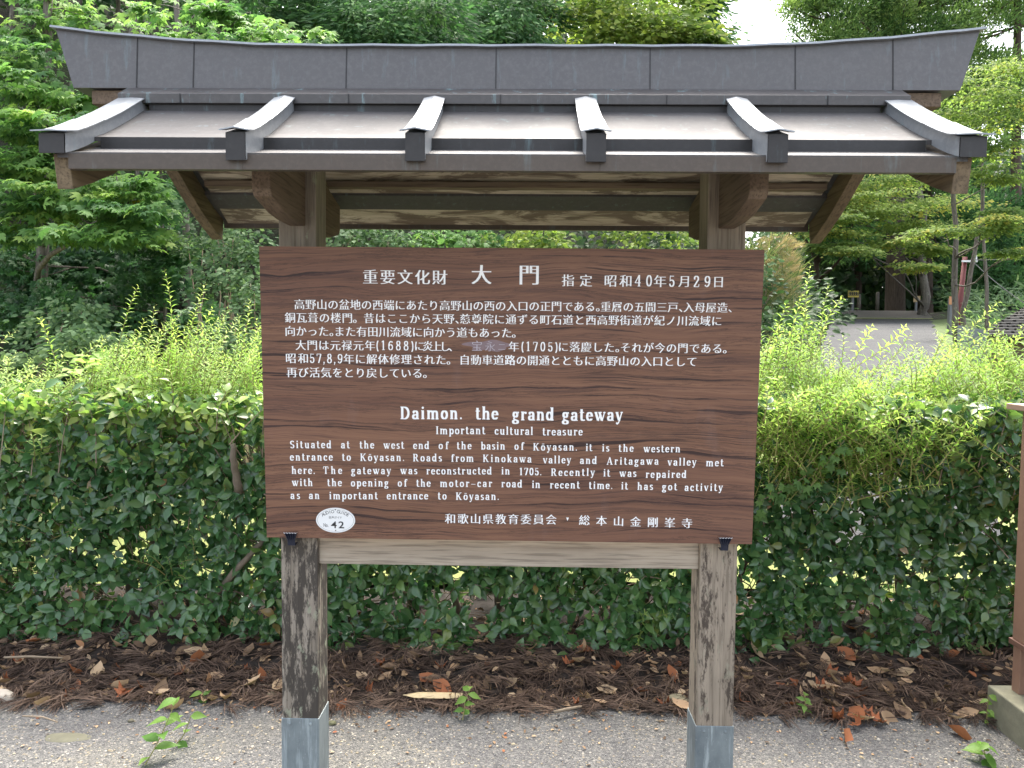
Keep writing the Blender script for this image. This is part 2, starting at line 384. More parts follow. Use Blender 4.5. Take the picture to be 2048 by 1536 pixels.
M['under'] = leaf_mat('undergrowth leaf', [(0, (.022, .045, .02)), (.6, (.05, .095, .036)), (1, (.11, .17, .055))], .6, .3, .2)
M['dry'] = leaf_mat('dry fallen leaf', [(0, (.07, .045, .03)), (.3, (.17, .11, .07)), (.6, (.40, .26, .15)), (.82, (.54, .40, .26)), (.9, (.36, .17, .08)), (1, (.30, .10, .045))], .7, .12, .25, 1)
M['needles'] = leaf_mat('dry cedar needles', [(0, (.03, .021, .017)), (.5, (.088, .058, .044)), (1, (.22, .15, .11))], .8, .05, .2, 1)
M['weed'] = leaf_mat('fresh weed leaf', [(0, (.09, .20, .04)), (1, (.20, .32, .07))], .5, .45, .3)

# ------------------------------------------------------------------ the setting: ground
def road_x(y): return 4.9+.455*(y-8)
def road_w(y): return float(np.interp(y, [2, 8, 20, 40], [.72, .82, 1.45, 1.5]))
def road_z(y): return float(np.interp(y, [1.6, 3, 6, 8, 20, 22, 26, 60], [.10, .42, 1.22, 1.45, 2.24, 2.58, 2.75, 3.2]))
def sstep(a, b, x): t = min(1, max(0, (x-a)/(b-a))); return t*t*(3-2*t)
def height(x, y):
    if y < 1.6: return 0.0
    rz = road_z(y); rx = road_x(y)
    nl = (rx-road_w(y)-.1-x)*.91; nr = (x-rx-road_w(y)-.1)*.91
    h = rz
    if nl > 0:
        k = sstep(4.5, 9, y)
        h = rz+k*(.62*nl/(1+.02*nl)) - (1-k)*min(nl*.2, .6)*sstep(2, 5, y)
    if nr > 0:
        k = 1-sstep(12, 18, y)
        h = rz-k*min(1.9, .75*nr)*sstep(2, 5, y) + (1-k)*min(1.2, .12*nr)
    if abs(nl) < 1e9 and (nl > 0 or nr > 0):
        h += .14*mnoise.noise((x*.7, y*.7, 0))*min(1, max(nl, nr))
    return h
# gravel forecourt, one sheet out to the horizon behind and beside the viewer
mb = MB(); xs = [-400, -40, -8, 8, 40, 400]; ys = [-400, -40, -6, .35, .55, 1.0, 1.6]
V = [(x, y, (.0 if y < .9 else -.03)) for y in ys for x in xs]; n = len(xs)
mb.add(V, [(j*n+i, j*n+i+1, (j+1)*n+i+1, (j+1)*n+i) for j in range(len(ys)-1) for i in range(n-1)])
tag(mb.build('ground', M['gravel']), kind='structure')
# soil bank under the hedge
mb = MB(); nx, ny = 220, 26; V = []; 
def bank_z(x, y):
    e = .60+.05*mnoise.noise((x*1.3, 0, 3))+.025*mnoise.noise((x*6, 0, 7))
    t = min(1, max(0, (y-e)/.55))
    return -.012+.11*t**.8+(.028*mnoise.noise((x*5, y*5, 1))+.012*mnoise.noise((x*17, y*17, 2)))*min(1, t*4)
for j in range(ny):
    for i in range(nx):
        x = -7.5+15*i/(nx-1); y = .5+1.25*j/(ny-1); V.append((x, y, bank_z(x, y)))
mb.add(V, [(j*nx+i, j*nx+i+1, (j+1)*nx+i+1, (j+1)*nx+i) for j in range(ny-1) for i in range(nx-1)])
tag(mb.build('soil_bank', M['soil'], smooth=True), kind='structure')
# hillside behind
mb = MB(); xs = np.concatenate([np.linspace(-60, -14, 12)[:-1], np.linspace(-14, 22, 91), np.linspace(22, 70, 12)[1:]]); ys = np.concatenate([np.linspace(1.62, 30, 86), np.linspace(32, 90, 14)])
V = [(x, y, height(x, y)-.06) for y in ys for x in xs]; n = len(xs)
mb.add(V, [(j*n+i, j*n+i+1, (j+1)*n+i+1, (j+1)*n+i) for j in range(len(ys)-1) for i in range(n-1)])
tag(mb.build('hillside', M['hill'], smooth=True), kind='structure')
def ribbon(name, mat, offs, y0, y1, lift):
    mb = MB(); V = []; yy = np.linspace(y0, y1, 60)
    for y in yy:
        for k, o in enumerate(offs):
            w = .12*mnoise.noise((y*.8, o, 5)) if k in (0, len(offs)-1) else 0
            x = road_x(y)+o*road_w(y)+w; V.append((x, y, height(x, y)+lift))
    n = len(offs)
    mb.add(V, [(j*n+i, j*n+i+1, (j+1)*n+i+1, (j+1)*n+i) for j in range(len(yy)-1) for i in range(n-1)])
    return tag(mb.build(name, mat, smooth=True), kind='structure')
ribbon('road', M['road'], (-1., -.5, 0, .5, 1.), 2.2, 20.0, .03)
M['crest'] = plain('bare brown crest', (.075, .065, .055), .95, 0, .3, 20, .3)
ribbon('crest', M['crest'], (-1., -.5, 0, .5, 1.), 20.12, 23.5, .03)
ribbon('drain', M['path'], (-1.05, 0, 1.05), 20.0, 20.12, .045)
mb = MB(); xs = np.linspace(-12, 12, 40); ys = np.linspace(1.72, 4.4, 14)
mb.add([(x, y, height(x, y)+.0+.02*mnoise.noise((x*3, y*3, 0))) for y in ys for x in xs], [(j*40+i, j*40+i+1, (j+1)*40+i+1, (j+1)*40+i) for j in range(13) for i in range(39)])
tag(mb.build('path', M['path'], smooth=True), kind='structure')
ribbon('grass_verge', M['verge'], (.96, 1.2, 1.6, 2.0), 4.5, 19.9, .012)

# ------------------------------------------------------------------ the notice board
PW = .12; PL = .6795
nb = thing('notice_board', (0, 0.06, 0), 'roofed wooden notice board with white Japanese and English lettering standing on gravel before the hedge', 'notice board')
CAPZ = .238
for sx, mt in ((-1, 'post_l'), (1, 'post_r')):
    mb = MB(); x = sx*PL
    mb.box((x-PW/2, 0, -.05), (x+PW/2, PW, 2.20))
    p = mb.build('post', M[mt], nb, bevel=.003)
    p['label'] = 'post blackened by mould' if sx < 0 else 'grey weathered post with a crack'
    mb = MB(); e = .0025
    mb.box((x-PW/2-e, -e, -.04), (x+PW/2+e, PW+e, CAPZ))
    c = mb.build('metal_cap', M['zinc'], p, bevel=.002)
    for rx in (-.034, .034):
        mb = MB(); th = np.linspace(0, 2*math.pi, 9)[:-1]
        V = [(x+rx+.0065*math.cos(t), -e-.0012, CAPZ-.018+.0065*math.sin(t)) for t in th]+[(x+rx, -e-.0035, CAPZ-.018)]
        mb.add(V, [(i, (i+1) % 8, 8) for i in range(8)]); mb.build('rivet', M['zinc'], p)
mb = MB(); mb.box((-PL+PW/2+.0003, .016, .7508), (PL-PW/2-.0003, .062, .885)); mb.build('rail', M['rail'], nb, bevel=.002)
mb = MB(); mb.box((-PL+PW/2+.0003, .03, 1.60), (PL-PW/2-.0003, .075, 1.72)); mb.build('rail', M['rail'], nb, bevel=.002)

# board, leaning a little towards the viewer at the top
BX0, BX1 = -.7714, .7727
TL = np.array((BX0, -.0881, 1.7689)); BLc = np.array((BX0, -.0409, .8508))
DN = unit(BLc-TL); BH = float(np.linalg.norm(BLc-TL)); RT = np.array((1., 0, 0)); OUT = np.cross(DN, RT)*1.0
if OUT[1] > 0: OUT = -OUT
def on_board(u, v, lift=0.0):
    """the point of the board face measured at photo position u, v"""
    a = spot(u, v, 1.0); o = np.array((CX, -CD, EYE)); d = a-o
    t = np.dot(TL-o, OUT)/np.dot(d, OUT); return o+d*t+OUT*lift
mb = MB(); th = .03
c4 = [TL, TL+RT*(BX1-BX0), TL+RT*(BX1-BX0)+DN*BH, TL+DN*BH]
V = [*c4, *[c-OUT*th for c in c4]]
mb.add(V, [(0, 3, 2, 1)], mi=0); mb.add(V, [(4, 5, 6, 7), (0, 1, 5, 4), (1, 2, 6, 5), (2, 3, 7, 6), (3, 0, 4, 7)], mi=1)
board = mb.build('board', [M['board'], M['edge']], nb)

# --- lettering -----------------------------------------------------
_g = {}
def font_glyph(ch, off=0.0):
    k = (ch, off)
    if k not in _g:
        c = bpy.data.curves.new('t', 'FONT'); c.body = ch; c.offset = off; c.resolution_u = 3
        o = bpy.data.objects.new('t', c); COL.objects.link(o)
        me = bpy.data.meshes.new_from_object(o.evaluated_get(bpy.context.evaluated_depsgraph_get()))
        V = np.array([v.co[:2] for v in me.vertices]) if len(me.vertices) else np.zeros((0, 2)); F = [tuple(p.vertices) for p in me.polygons]
        bpy.data.objects.remove(o); bpy.data.curves.remove(c); bpy.data.meshes.remove(me)
        if off < 0 and len(V):      # thinning can swallow small counters: then keep the plain outline
            V0, F0 = font_glyph(ch, 0.0)
            def area(V, F): return sum(abs(sum(V[f[i]][0]*V[f[i-1]][1]-V[f[i-1]][0]*V[f[i]][1] for i in range(len(f))))/2 for f in F)
            if area(V, F) < .45*area(V0, F0): V, F = font_glyph(ch, -.005) if off < -.006 else (V0, F0)
        _g[k] = (V, F)
    return _g[k]
def put(mb, V2, F, centre, ex, ey, lift):
    mb.add(centre[None]+V2[:, :1]*ex[None]+V2[:, 1:]*ey[None]+OUT*lift, F)
SMALLP = {'｡': '。', '､': '、'}
def adv(ch): return .42 if ch in SMALLP else (.9 if ch == '。' else 1.0)
def jp_line(mb, s, u0, v0, u1, v1, em_px, lift=.0006, weight=.030, thin=-.012):
    """characters spaced evenly from the centre of the first (u0, v0) to that of the last full one (u1, v1)"""
    xs = []; x = 0; last = 0
    for ch in s:
        a = adv(ch)
        xs.append(x+(a/2 if a >= .9 else .5)); 
        if a == 1.0: last = x+.5
        x += a
    sp = max(last-.5, 1e-6)
    for ch, cx in zip(s, xs):
        if ch == ' ': continue
        t = (cx-.5)/sp; u = u0+(u1-u0)*t; v = v0+(v1-v0)*t
        c = on_board(u, v); k = em_px*float(np.linalg.norm(on_board(u+10, v)-on_board(u-10, v)))/20
        V, F = font_glyph(SMALLP.get(ch, ch), thin)
        V = V-np.array((.5, .38))
        for j, dx in enumerate((-weight, -weight*.33, weight*.33, weight)):
            put(mb, V+np.array((dx, 0)), F, c, RT*k, -DN*k, lift+.00006*j)
# own roman letters: strokes of a pen that is broad sideways and thin up and down
def L(x0, y0, x1, y1): return ('l', x0, y0, x1, y1)
def H(x0, x1, y): return ('h', x0, x1, y)
def A(cx, cy, rx, ry, a0, a1): return ('a', cx, cy, rx, ry, a0, a1)
def Tn(x0, y0, x1, y1): return ('t', x0, y0, x1, y1)
def Dt(x, y, r): return ('d', x, y, r)
x1 = .64
def V_(o): return [L(.11+o, .70, .33+o, .03), Tn(.55+o, .70, .36+o, .02), H(.01+o, .26+o, x1), H(.43+o, .64+o, x1)]
ROM = {
 'i': (.40, [L(.2, 0, .2, .7), H(.06, .34, 0), H(.06, .2, x1), Dt(.2, .92, .1)]),
 'l': (.40, [L(.2, 0, .2, 1.04), H(.06, .34, 0), H(.06, .2, .98)]),
 'n': (.76, [L(.19, 0, .19, .7), H(.05, .33, 0), H(.05, .19, x1), A(.375, .46, .18, .21, 180, 0), L(.555, .46, .555, 0), H(.42, .70, 0)]),
 'm': (1.12, [L(.19, 0, .19, .7), H(.05, .33, 0), H(.05, .19, x1), A(.375, .46, .18, .21, 180, 0), L(.555, .46, .555, 0), H(.42, .70, 0), A(.74, .46, .18, .21, 180, 0), L(.92, .46, .92, 0), H(.79, 1.06, 0)]),
 'h': (.76, [L(.19, 0, .19, 1.04), H(.05, .33, 0), H(.05, .19, .98), A(.375, .46, .18, .21, 180, 0), L(.555, .46, .555, 0), H(.42, .70, 0)]),
 'u': (.76, [L(.19, .7, .19, .24), A(.375, .24, .18, .21, 180, 360), L(.555, .7, .555, 0), H(.05, .19, x1), H(.42, .555, x1), H(.555, .70, 0)]),
 'r': (.56, [L(.19, 0, .19, .7), H(.05, .35, 0), H(.05, .19, x1), A(.37, .46, .18, .2, 180, 70), Dt(.46, .6, .09)]),
 'a': (.64, [A(.30, .49, .17, .18, 150, 0), Dt(.16, .53, .085), L(.47, .5, .47, .1), H(.47, .62, 0), A(.29, .2, .18, .17, 60, 330)]),
 'o': (.66, [A(.33, .35, .22, .32, 0, 360)]),
 'ō': (.66, [A(.33, .35, .22, .32, 0, 360), H(.16, .5, .86)]),
 'e': (.62, [A(.31, .35, .21, .32, 5, 320), Tn(.14, .38, .52, .38)]),
 'c': (.58, [A(.31, .35, .21, .32, 50, 318), Dt(.46, .52, .085)]),
 's': (.52, [A(.26, .52, .14, .15, 35, 250), A(.26, .19, .15, .16, 70, -145)]),
 't': (.48, [L(.2, .92, .2, .2), A(.33, .19, .13, .16, 180, 310), H(.04, .42, x1)]),
 'd': (.74, [A(.30, .35, .2, .32, 0, 360), L(.53, 1.04, .53, 0), H(.53, .68, 0), H(.38, .53, .98)]),
 'b': (.70, [A(.40, .35, .2, .32, 0, 360), L(.19, 1.04, .19, 0), H(.05, .19, .98)]),
 'p': (.70, [A(.40, .35, .2, .32, 0, 360), L(.19, .7, .19, -.28), H(.05, .33, -.30), H(.05, .19, x1)]),
 'g': (.64, [A(.28, .47, .16, .2, 0, 360), A(.29, -.11, .21, .14, 0, 360), Tn(.2, .25, .13, .13), Tn(.13, .13, .35, .04), Dt(.52, .64, .08)]),
 'f': (.46, [L(.2, 0, .2, .76), A(.34, .78, .14, .2, 180, 55), Dt(.43, .9, .085), H(.04, .42, x1), H(.05, .37, 0)]),
 'k': (.74, [L(.19, 0, .19, 1.04), H(.05, .19, .98), H(.05, .33, 0), Tn(.22, .28, .54, .68), L(.34, .42, .56, .03), H(.4, .66, x1), H(.42, .72, 0)]),
 'y': (.66, V_(0)+[Tn(.36, .04, .27, -.18), Tn(.27, -.18, .16, -.27), Dt(.14, -.2, .085)]),
 'v': (.66, V_(0)), 'w': (.98, V_(0)+V_(.33)),
 'D': (.92, [L(.2, 0, .2, 1), H(.05, .42, 0), H(.05, .42, .94), A(.40, .5, .34, .47, 90, -90)]),
 'I': (.44, [L(.22, 0, .22, 1), H(.06, .38, 0), H(.06, .38, .94)]),
 'S': (.70, [A(.35, .74, .21, .23, 30, 255), A(.36, .26, .22, .23, 75, -150)]),
 'K': (.94, [L(.2, 0, .2, 1), H(.05, .36, 0), H(.05, .36, .94), Tn(.24, .42, .70, .96), L(.40, .60, .72, .03), H(.56, .84, .94), H(.58, .92, 0)]),
 'R': (.90, [L(.2, 0, .2, 1), H(.05, .36, 0), H(.05, .42, .94), A(.40, .74, .22, .23, 90, -90), Tn(.2, .5, .42, .5), L(.46, .48, .68, .03), H(.64, .86, 0)]),
 'A': (.90, [Tn(.12, .03, .43, 1), L(.45, .97, .72, .03), H(.02, .26, 0), H(.56, .90, 0), Tn(.22, .34, .6, .34)]),
 'T': (.80, [L(.4, 0, .4, 1), H(.25, .55, 0), H(.06, .74, .94), Tn(.08, .94, .06, .72), Tn(.72, .94, .74, .72)]),
 '.': (.26, [Dt(.12, .07, .085)]), '–': (.72, [H(.04, .66, .33)]),
 ',': (.28, [Dt(.12, .07, .085), Tn(.15, .06, .08, -.14)]),
 '(': (.36, [A(.36, .42, .22, .62, 120, 240)]), ')': (.36, [A(.0, .42, .22, .62, 60, -60)]),
 '1': (.56, [L(.28, 0, .28, 1), H(.12, .44, 0), Tn(.28, .97, .12, .86)]),
 '0': (.66, [A(.33, .5, .21, .47, 0, 360)]),
 '2': (.66, [A(.32, .74, .19, .23, 160, -30), L(.48, .62, .14, .08), H(.1, .56, 0), Tn(.56, .06, .58, .22), Dt(.15, .74, .085)]),
 '4': (.68, [L(.46, 0, .46, 1), Tn(.44, .98, .08, .32), H(.06, .62, .29), H(.33, .58, 0)]),
 '5': (.64, [Tn(.16, .95, .14, .5), H(.15, .52, .90), A(.31, .31, .2, .29, 130, -140), Dt(.14, .2, .085)]),
 '6': (.66, [A(.33, .31, .21, .28, 0, 360), A(.42, .45, .30, .5, 180, 95), Dt(.5, .86, .08)]),
 '7': (.64, [H(.1, .56, .92), Tn(.1, .94, .1, .76), L(.54, .92, .28, .02)]),
 '8': (.66, [A(.33, .76, .17, .21, 0, 360), A(.33, .27, .21, .25, 0, 360)]),
 '9': (.66, [A(.33, .67, .21, .28, 0, 360), A(.24, .53, .30, .5, 0, -85), Dt(.15, .13, .08)]),
}
def hull_seg(p, q, w, h):
    pts = [(x+sx*w/2, y+sy*h/2) for x, y in (p, q) for sx in (-1, 1) for sy in (-1, 1)]
    pts = sorted(set((round(a, 6), round(b, 6)) for a, b in pts))
    def half(ps):
        out = []
        for r in ps:
            while len(out) > 1 and (out[-1][0]-out[-2][0])*(r[1]-out[-2][1])-(out[-1][1]-out[-2][1])*(r[0]-out[-2][0]) <= 1e-9: out.pop()
            out.append(r)
        return out
    lo = half(pts); up = half(pts[::-1]); return lo[:-1]+up[:-1]
def roman_polys(ch, w, h):
    out = []
    for it in ROM[ch][1]:
        k = it[0]
        if k == 'l': out.append(hull_seg((it[1], it[2]+h/2*(it[2] < it[4])), (it[3], it[4]), w, h*.4))
        elif k == 't': out.append(hull_seg(it[1:3], it[3:5], h*1.1, h))
        elif k == 'h': out.append([(it[1], it[3]), (it[2], it[3]), (it[2], it[3]+h), (it[1], it[3]+h)])
        elif k == 'd': out.append([(it[1]+it[3]*math.cos(t), it[2]+it[3]*math.sin(t)) for t in np.linspace(0, 2*math.pi, 11)[:-1]])
        elif k == 'a':
            _, cx, cy, rx, ry, a0, a1 = it; n = max(4, int(abs(a1-a0)/20))
            P = [(cx+rx*math.cos(R(a)), cy+ry*math.sin(R(a))) for a in np.linspace(a0, a1, n+1)]
            for p, q in zip(P, P[1:]): out.append(hull_seg(p, q, w*.92, h))
    return out
def roman(mb, word, u0, u1, v0, v1, cap_px, w=.165, h=.062, narrow=.92, lift=.0006):
    """a word from its left edge (u0, baseline v0) to its right edge (u1, baseline v1), letters spaced to fit"""
    nat = sum(ROM[c][0] for c in word)*cap_px*narrow; gap = (u1-u0-nat)/max(1, len(word)-1)
    if gap < -.1*cap_px: narrow *= (u1-u0)/nat; gap = 0
    u = u0
    for ch in word:
        t = (u-u0)/max(1e-6, u1-u0); v = v0+(v1-v0)*t
        c = on_board(u, v); k = cap_px*float(np.linalg.norm(on_board(u+10, v)-on_board(u-10, v)))/20
        for j, poly in enumerate(roman_polys(ch, w/narrow*.95, h)):
            P = np.array(poly)*np.array((narrow, 1.0))
            put(mb, P, [tuple(range(len(P)))], c, RT*k, -DN*k, lift+.00004*j)
        u += ROM[ch][0]*cap_px*narrow+gap

def z4(x, y): return 500+x*.26367, 480+y*.26367
def z5(x, y): return 1000+x*.26367, 480+y*.26367
def z6(x, y): return 500+x*.26367, 790+y*.26367
def z7(x, y): return 1000+x*.26367, 790+y*.26367
mb = MB()
jp_line(mb, '重要文化財', *z4(913, 279), *z4(1440, 283), 31.5, weight=.034)
jp_line(mb, '大', *z4(1756, 262), *z4(1757, 262), 42, weight=.036); jp_line(mb, '門', *z5(221, 263), *z5(222, 263), 44, weight=.036)
jp_line(mb, '指', *z5(516, 306), *z5(517, 306), 26); jp_line(mb, '定', *z5(652, 308), *z5(653, 308), 26)
jp_line(mb, '昭和', *z5(838, 309), *z5(955, 310), 26.5); jp_line(mb, '年', *z5(1214, 312), *z5(1215, 312), 26.5)
jp_line(mb, '月', *z5(1400, 313), *z5(1401, 313), 25.5); jp_line(mb, '日', *z5(1657, 317), *z5(1658, 317), 25)
for wd, a, b, y in (('40', 1018, 1155, 352), ('5', 1277, 1342, 354), ('29', 1462, 1597, 357)):
    u0, v0 = z5(a, y); u1, v1 = z5(b, y); roman(mb, wd, u0, u1, v0, v1, 22.5, .15)
mb.build('heading_lettering', M['letter'], board)
mb = MB(); EM = 22.2
for s, a, b in (('高野山の盆地の西端にあたり高野山の西の入口の正門である｡重層の五間三戸､入母屋造、', z4(376, 488), z5(1771, 513)),
                ('銅瓦葺の楼門。昔はここから天野､慈尊院に通ずる町石道と西高野街道が紀ノ川流域に', z4(305, 588), z5(1643, 614)),
                ('向かった｡また有田川流域に向かう道もあった。', z4(305, 690), z5(50, 704)),
                ('大門は元禄元年', z4(385, 797), z4(910, 800)), ('に炎上し、', z4(1285, 803), z4(1545, 808)),
                ('年', z5(105, 808), z5(106, 808)), ('に落慶した｡それが今の門である。', z5(480, 810), z5(1648, 823)),
                ('昭和', z4(310, 896), z4(405, 897)), ('年に解体修理された。', z4(750, 901), z4(1448, 908)),
                ('自動車道路の開通とともに高野山の入口として', z4(1628, 908), z5(1455, 922)),
                ('再び活気をとり戻している。', z4(318, 1003), z4(1270, 1010))):
    jp_line(mb, s, *a, *b, EM)
for wd, f, a, b, y in (('(1688)', z4, 955, 1245, 834), ('57,8,9', z4, 452, 706, 932), ('(1705)', z5, 158, 440, 842)):
    u0, v0 = f(a, y); u1, v1 = f(b, y+4); roman(mb, wd, u0, u1, v0, v1, 18.8, .14)
mb.build('body_lettering', M['letter'], board)
# a repainted patch inside the fourth line
mb = MB(); c = on_board(*z4(1815, 803)); k = .00163
P = [(math.cos(t)*(44+9*math.sin(3*t)+5*math.sin(7*t)), math.sin(t)*(10+2.2*math.sin(5*t+1))) for t in np.linspace(0, 2*math.pi, 41)[:-1]]
put(mb, np.array(P), [tuple(range(40))], c, RT*k, -DN*k, .0003); mb.build('smear', M['smear'], board)
mb = MB(); jp_line(mb, '宝', *z4(1722, 803), *z4(1723, 803), 23, .0007, .02); jp_line(mb, '永', *z4(1822, 806), *z4(1823, 806), 22, .0007, .012); jp_line(mb, '二', *z4(1910, 810), *z4(1911, 810), 16, .0007, .01)
mb.build('faded_lettering', M['faded'], board)
mb = MB()
def words(f, items, cap, **kw):
    for wd, a, b, y in items:
        if isinstance(a, tuple): u0, v0 = a
        else: u0, v0 = f(a, y)
        if isinstance(b, tuple): u1, v1 = b
        else: u1, v1 = f(b, y)
        roman(mb, wd, u0, u1, v0, v1, cap, **kw)
words(z6, [('Daimon.', 1138, 1612, 183), ('the', 1708, 1885, 185)], 25, w=.2, h=.075)
words(z7, [('grand', 92, 412, 192), ('gateway', 470, 932, 195)], 25, w=.2, h=.075)
mb.build('english_heading', M['letter'], board)
mb = MB()
words(z6, [('Important', 1408, 1785, 297), ('cultural', 1855, z7(252, 303), 300)], 15.8, w=.18, h=.07)
words(z7, [('treasure', 320, 628, 306)], 15.8, w=.18, h=.07)
E1 = dict(w=.18, h=.07)
words(z6, [('Situated', 303, 620, 403), ('at', 690, 758, 404), ('the', 830, 944, 405), ('west', 1012, 1170, 407), ('end', 1237, 1362, 409), ('of', 1430, 1506, 410), ('the', 1567, 1682, 411), ('basin', 1750, z7(40, 413), 413)], 15, **E1)
words(z7, [('of', 108, 182, 415), ('Kōyasan.', 250, 586, 421), ('it', 648, 700, 425), ('is', 772, 830, 428), ('the', 897, 1014, 430), ('western', 1087, 1368, 434)], 15, **E1)
words(z6, [('entrance', 303, 630, 497), ('to', 697, 767, 498), ('Kōyasan.', 835, 1172, 500), ('Roads', 1235, 1457, 503), ('from', 1525, 1698, 506), ('Kinokawa', 1765, z7(240, 512), 508)], 15, **E1)
words(z7, [('valley', 325, 540, 518), ('and', 605, 736, 522), ('Aritagawa', 808, 1203, 528), ('valley', 1270, 1490, 535), ('met', 1560, 1695, 540)], 15, **E1)
words(z6, [('here.', 315, 495, 598), ('The', 555, 701, 598), ('gateway', 768, 1071, 600), ('was', 1140, 1271, 600), ('reconstructed', 1337, 1836, 602), ('in', 1905, z7(76, 603), 602)], 15, **E1)
words(z7, [('1705.', 145, 316, 608), ('Recently', 385, 720, 613), ('it', 782, 835, 618), ('was', 905, 1035, 620), ('repaired', 1103, 1415, 628)], 15, **E1)
words(z6, [('with', 318, 478, 690), ('the', 585, 699, 691), ('opening', 765, 1053, 693), ('of', 1120, 1192, 694), ('the', 1260, 1372, 695), ('motor–car', 1440, 1838, 697), ('road', 1905, z7(170, 701), 699)], 15, **E1)
words(z7, [('in', 240, 306, 705), ('recent', 377, 605, 708), ('time.', 672, 854, 712), ('it', 917, 970, 716), ('has', 1040, 1161, 719), ('got', 1228, 1343, 722), ('activity', 1398, 1690, 727)], 15, **E1)
words(z6, [('as', 307, 382, 788), ('an', 447, 530, 788), ('important', 600, 970, 790), ('entrance', 1037, 1353, 791), ('to', 1423, 1493, 792), ('Kōyasan.', 1560, 1890, 795)], 15, **E1)
mb.build('english_lettering', M['letter'], board)
mb = MB()
jp_line(mb, '和歌山県教育委員会', *z6(1520, 937), *z7(388, 944), 22.5)
c = on_board(*z7(512, 940)); k = .0016
put(mb, np.array([(-2, 2.2), (0, -3), (2, 2.2)])*1.3, [(0, 1, 2)], c, RT*k, -DN*k, .0007)
jp_line(mb, '総本山金剛峯寺', *z7(640, 949), *z7(1418, 972), 22.5)
mb.build('signature_lettering', M['letter'], board)
# oval audio guide plaque
pc = on_board(*z6(650, 949)); k = float(np.linalg.norm(on_board(*z6(750, 949))-on_board(*z6(650, 949))))/100
mb = MB(); t = np.linspace(0, 2*math.pi, 49)[:-1]
rim = np.stack([148*np.cos(t), 96*np.sin(t)], 1)
def plate(mb, P2, lo, hi):
    n = len(P2)
    V = [pc+RT*k*x-DN*k*y+OUT*lo for x, y in P2]+[pc+RT*k*x-DN*k*y+OUT*hi for x, y in P2]
    mb.add(V, [tuple(range(n, 2*n))]+[(i, (i+1) % n, n+(i+1) % n, n+i) for i in range(n)])
plate(mb, rim, 0, .002); pq = mb.build('plaque', M['plaque'], board)
mb = MB()
for i in range(48):
    a, b = t[i], t[(i+1) % 48]
    ring = [(rr*138*math.cos(x), rr*87*math.sin(x)) for rr, x in ((1, a), (1, b), (.988, b), (.988, a))]
    put(mb, np.array(ring), [(0, 1, 2, 3)], pc, RT*k, -DN*k, .0023)
def sans(mb, s, cx, cy, em, lift=.0024, wt=0.0, sq=1.0, ang=0.0):
    w = [(.6 if c in 'I' else .35 if c in ' .' else 1.0)*.62*em*sq if ord(c) < 1000 else em for c in s]; x = cx-sum(w)/2
    for ch, ww in zip(s, w):
        if ch != ' ':
            V, F = font_glyph(ch, wt); mx = (V[:, 0].max()+V[:, 0].min())/2
            V = np.stack([(V[:, 0]-mx)*em*sq+x+ww/2, V[:, 1]*em+cy], 1); put(mb, V, F, pc, RT*k, -DN*k, lift)
        x += ww
arc = 'AUDIO GUIDE'
for i, ch in enumerate(arc):
    if ch == ' ': continue
    a = R(142-(142-38)*(i/10)); x, y = 112*math.cos(a), 62*math.sin(a)-6; rot = math.atan2(math.cos(a)*-62, math.sin(a)*112)*.9
    V, F = font_glyph(ch); V = (V-np.array(((V[:, 0].max()+V[:, 0].min())/2, 0)))*34
    V = np.stack([V[:, 0]*math.cos(rot)-V[:, 1]*math.sin(rot)+x, V[:, 0]*math.sin(rot)+V[:, 1]*math.cos(rot)+y], 1); put(mb, V, F, pc, RT*k, -DN*k, .0024)
sans(mb, '音声ガイド', 0, 14, 21); sans(mb, 'No.', -72, -52, 42, sq=.62)
V, F = font_glyph('4', .010); put(mb, (V-np.array((.3, 0)))*np.array((92, 74))+np.array((-8, -60)), F, pc, RT*k, -DN*k, .0024)
V, F = font_glyph('2', .014); put(mb, (V-np.array((.3, 0)))*np.array((92, 74))+np.array((48, -60)), F, pc, RT*k, -DN*k, .0024)
for sy in (82, -78): put(mb, np.array([(4.5*math.cos(q), 4.5*math.sin(q)+sy) for q in np.linspace(0, 6.283, 11)[:-1]]), [tuple(range(10))], pc, RT*k, -DN*k, .0026)
mb.build('plaque_lettering', M['ink'], board)
# clips holding the lower edge
for cu, cv in ((583, 1066), (1449, 1076)):
    mb = MB(); c = on_board(cu, cv); w0, w1 = .0215, .012
    for i in range(10):     # scalloped upper lip, folded outwards
        a0, a1 = i/10, (i+1)/10
        f = lambda a, w: (2*a-1)*w
        yo = [.004+.007*abs(math.sin(math.pi*5*a)) for a in (a0, a1)]
        V = [c+RT*f(a0, w0)+OUT*(.006+yo[0])-DN*.004, c+RT*f(a1, w0)+OUT*(.006+yo[1])-DN*.004,
             c+RT*f(a1, w1)+OUT*(.004+yo[1]*.2)+DN*.022, c+RT*f(a0, w1)+OUT*(.004+yo[0]*.2)+DN*.022,
             c+RT*f(a1, w1)+OUT*.003+DN*.040, c+RT*f(a0, w1)+OUT*.003+DN*.040,
             c+RT*f(a0, w0)-OUT*.0+DN*.0, c+RT*f(a1, w0)+DN*.0]
        mb.add(V, [(0, 1, 2, 3), (3, 2, 4, 5)])
    mb.add([c+RT*sx*w1+OUT*o+DN*d for sx, o, d in ((-1, .003, .04), (1, .003, .04), (1, -.03, .04), (-1, -.03, .04))], [(0, 1, 2, 3)])
    cl = mb.build('clip', M['clip'], nb)
    mb = MB()
    P = [c+RT*((2*i/30-1)*w0)+OUT*(.0105+.007*abs(math.sin(math.pi*i/6)))-DN*.0045 for i in range(31)]
    mb.tube(P, .0013, 5); mb.build('clip_glint', M['lip_glint'], cl)

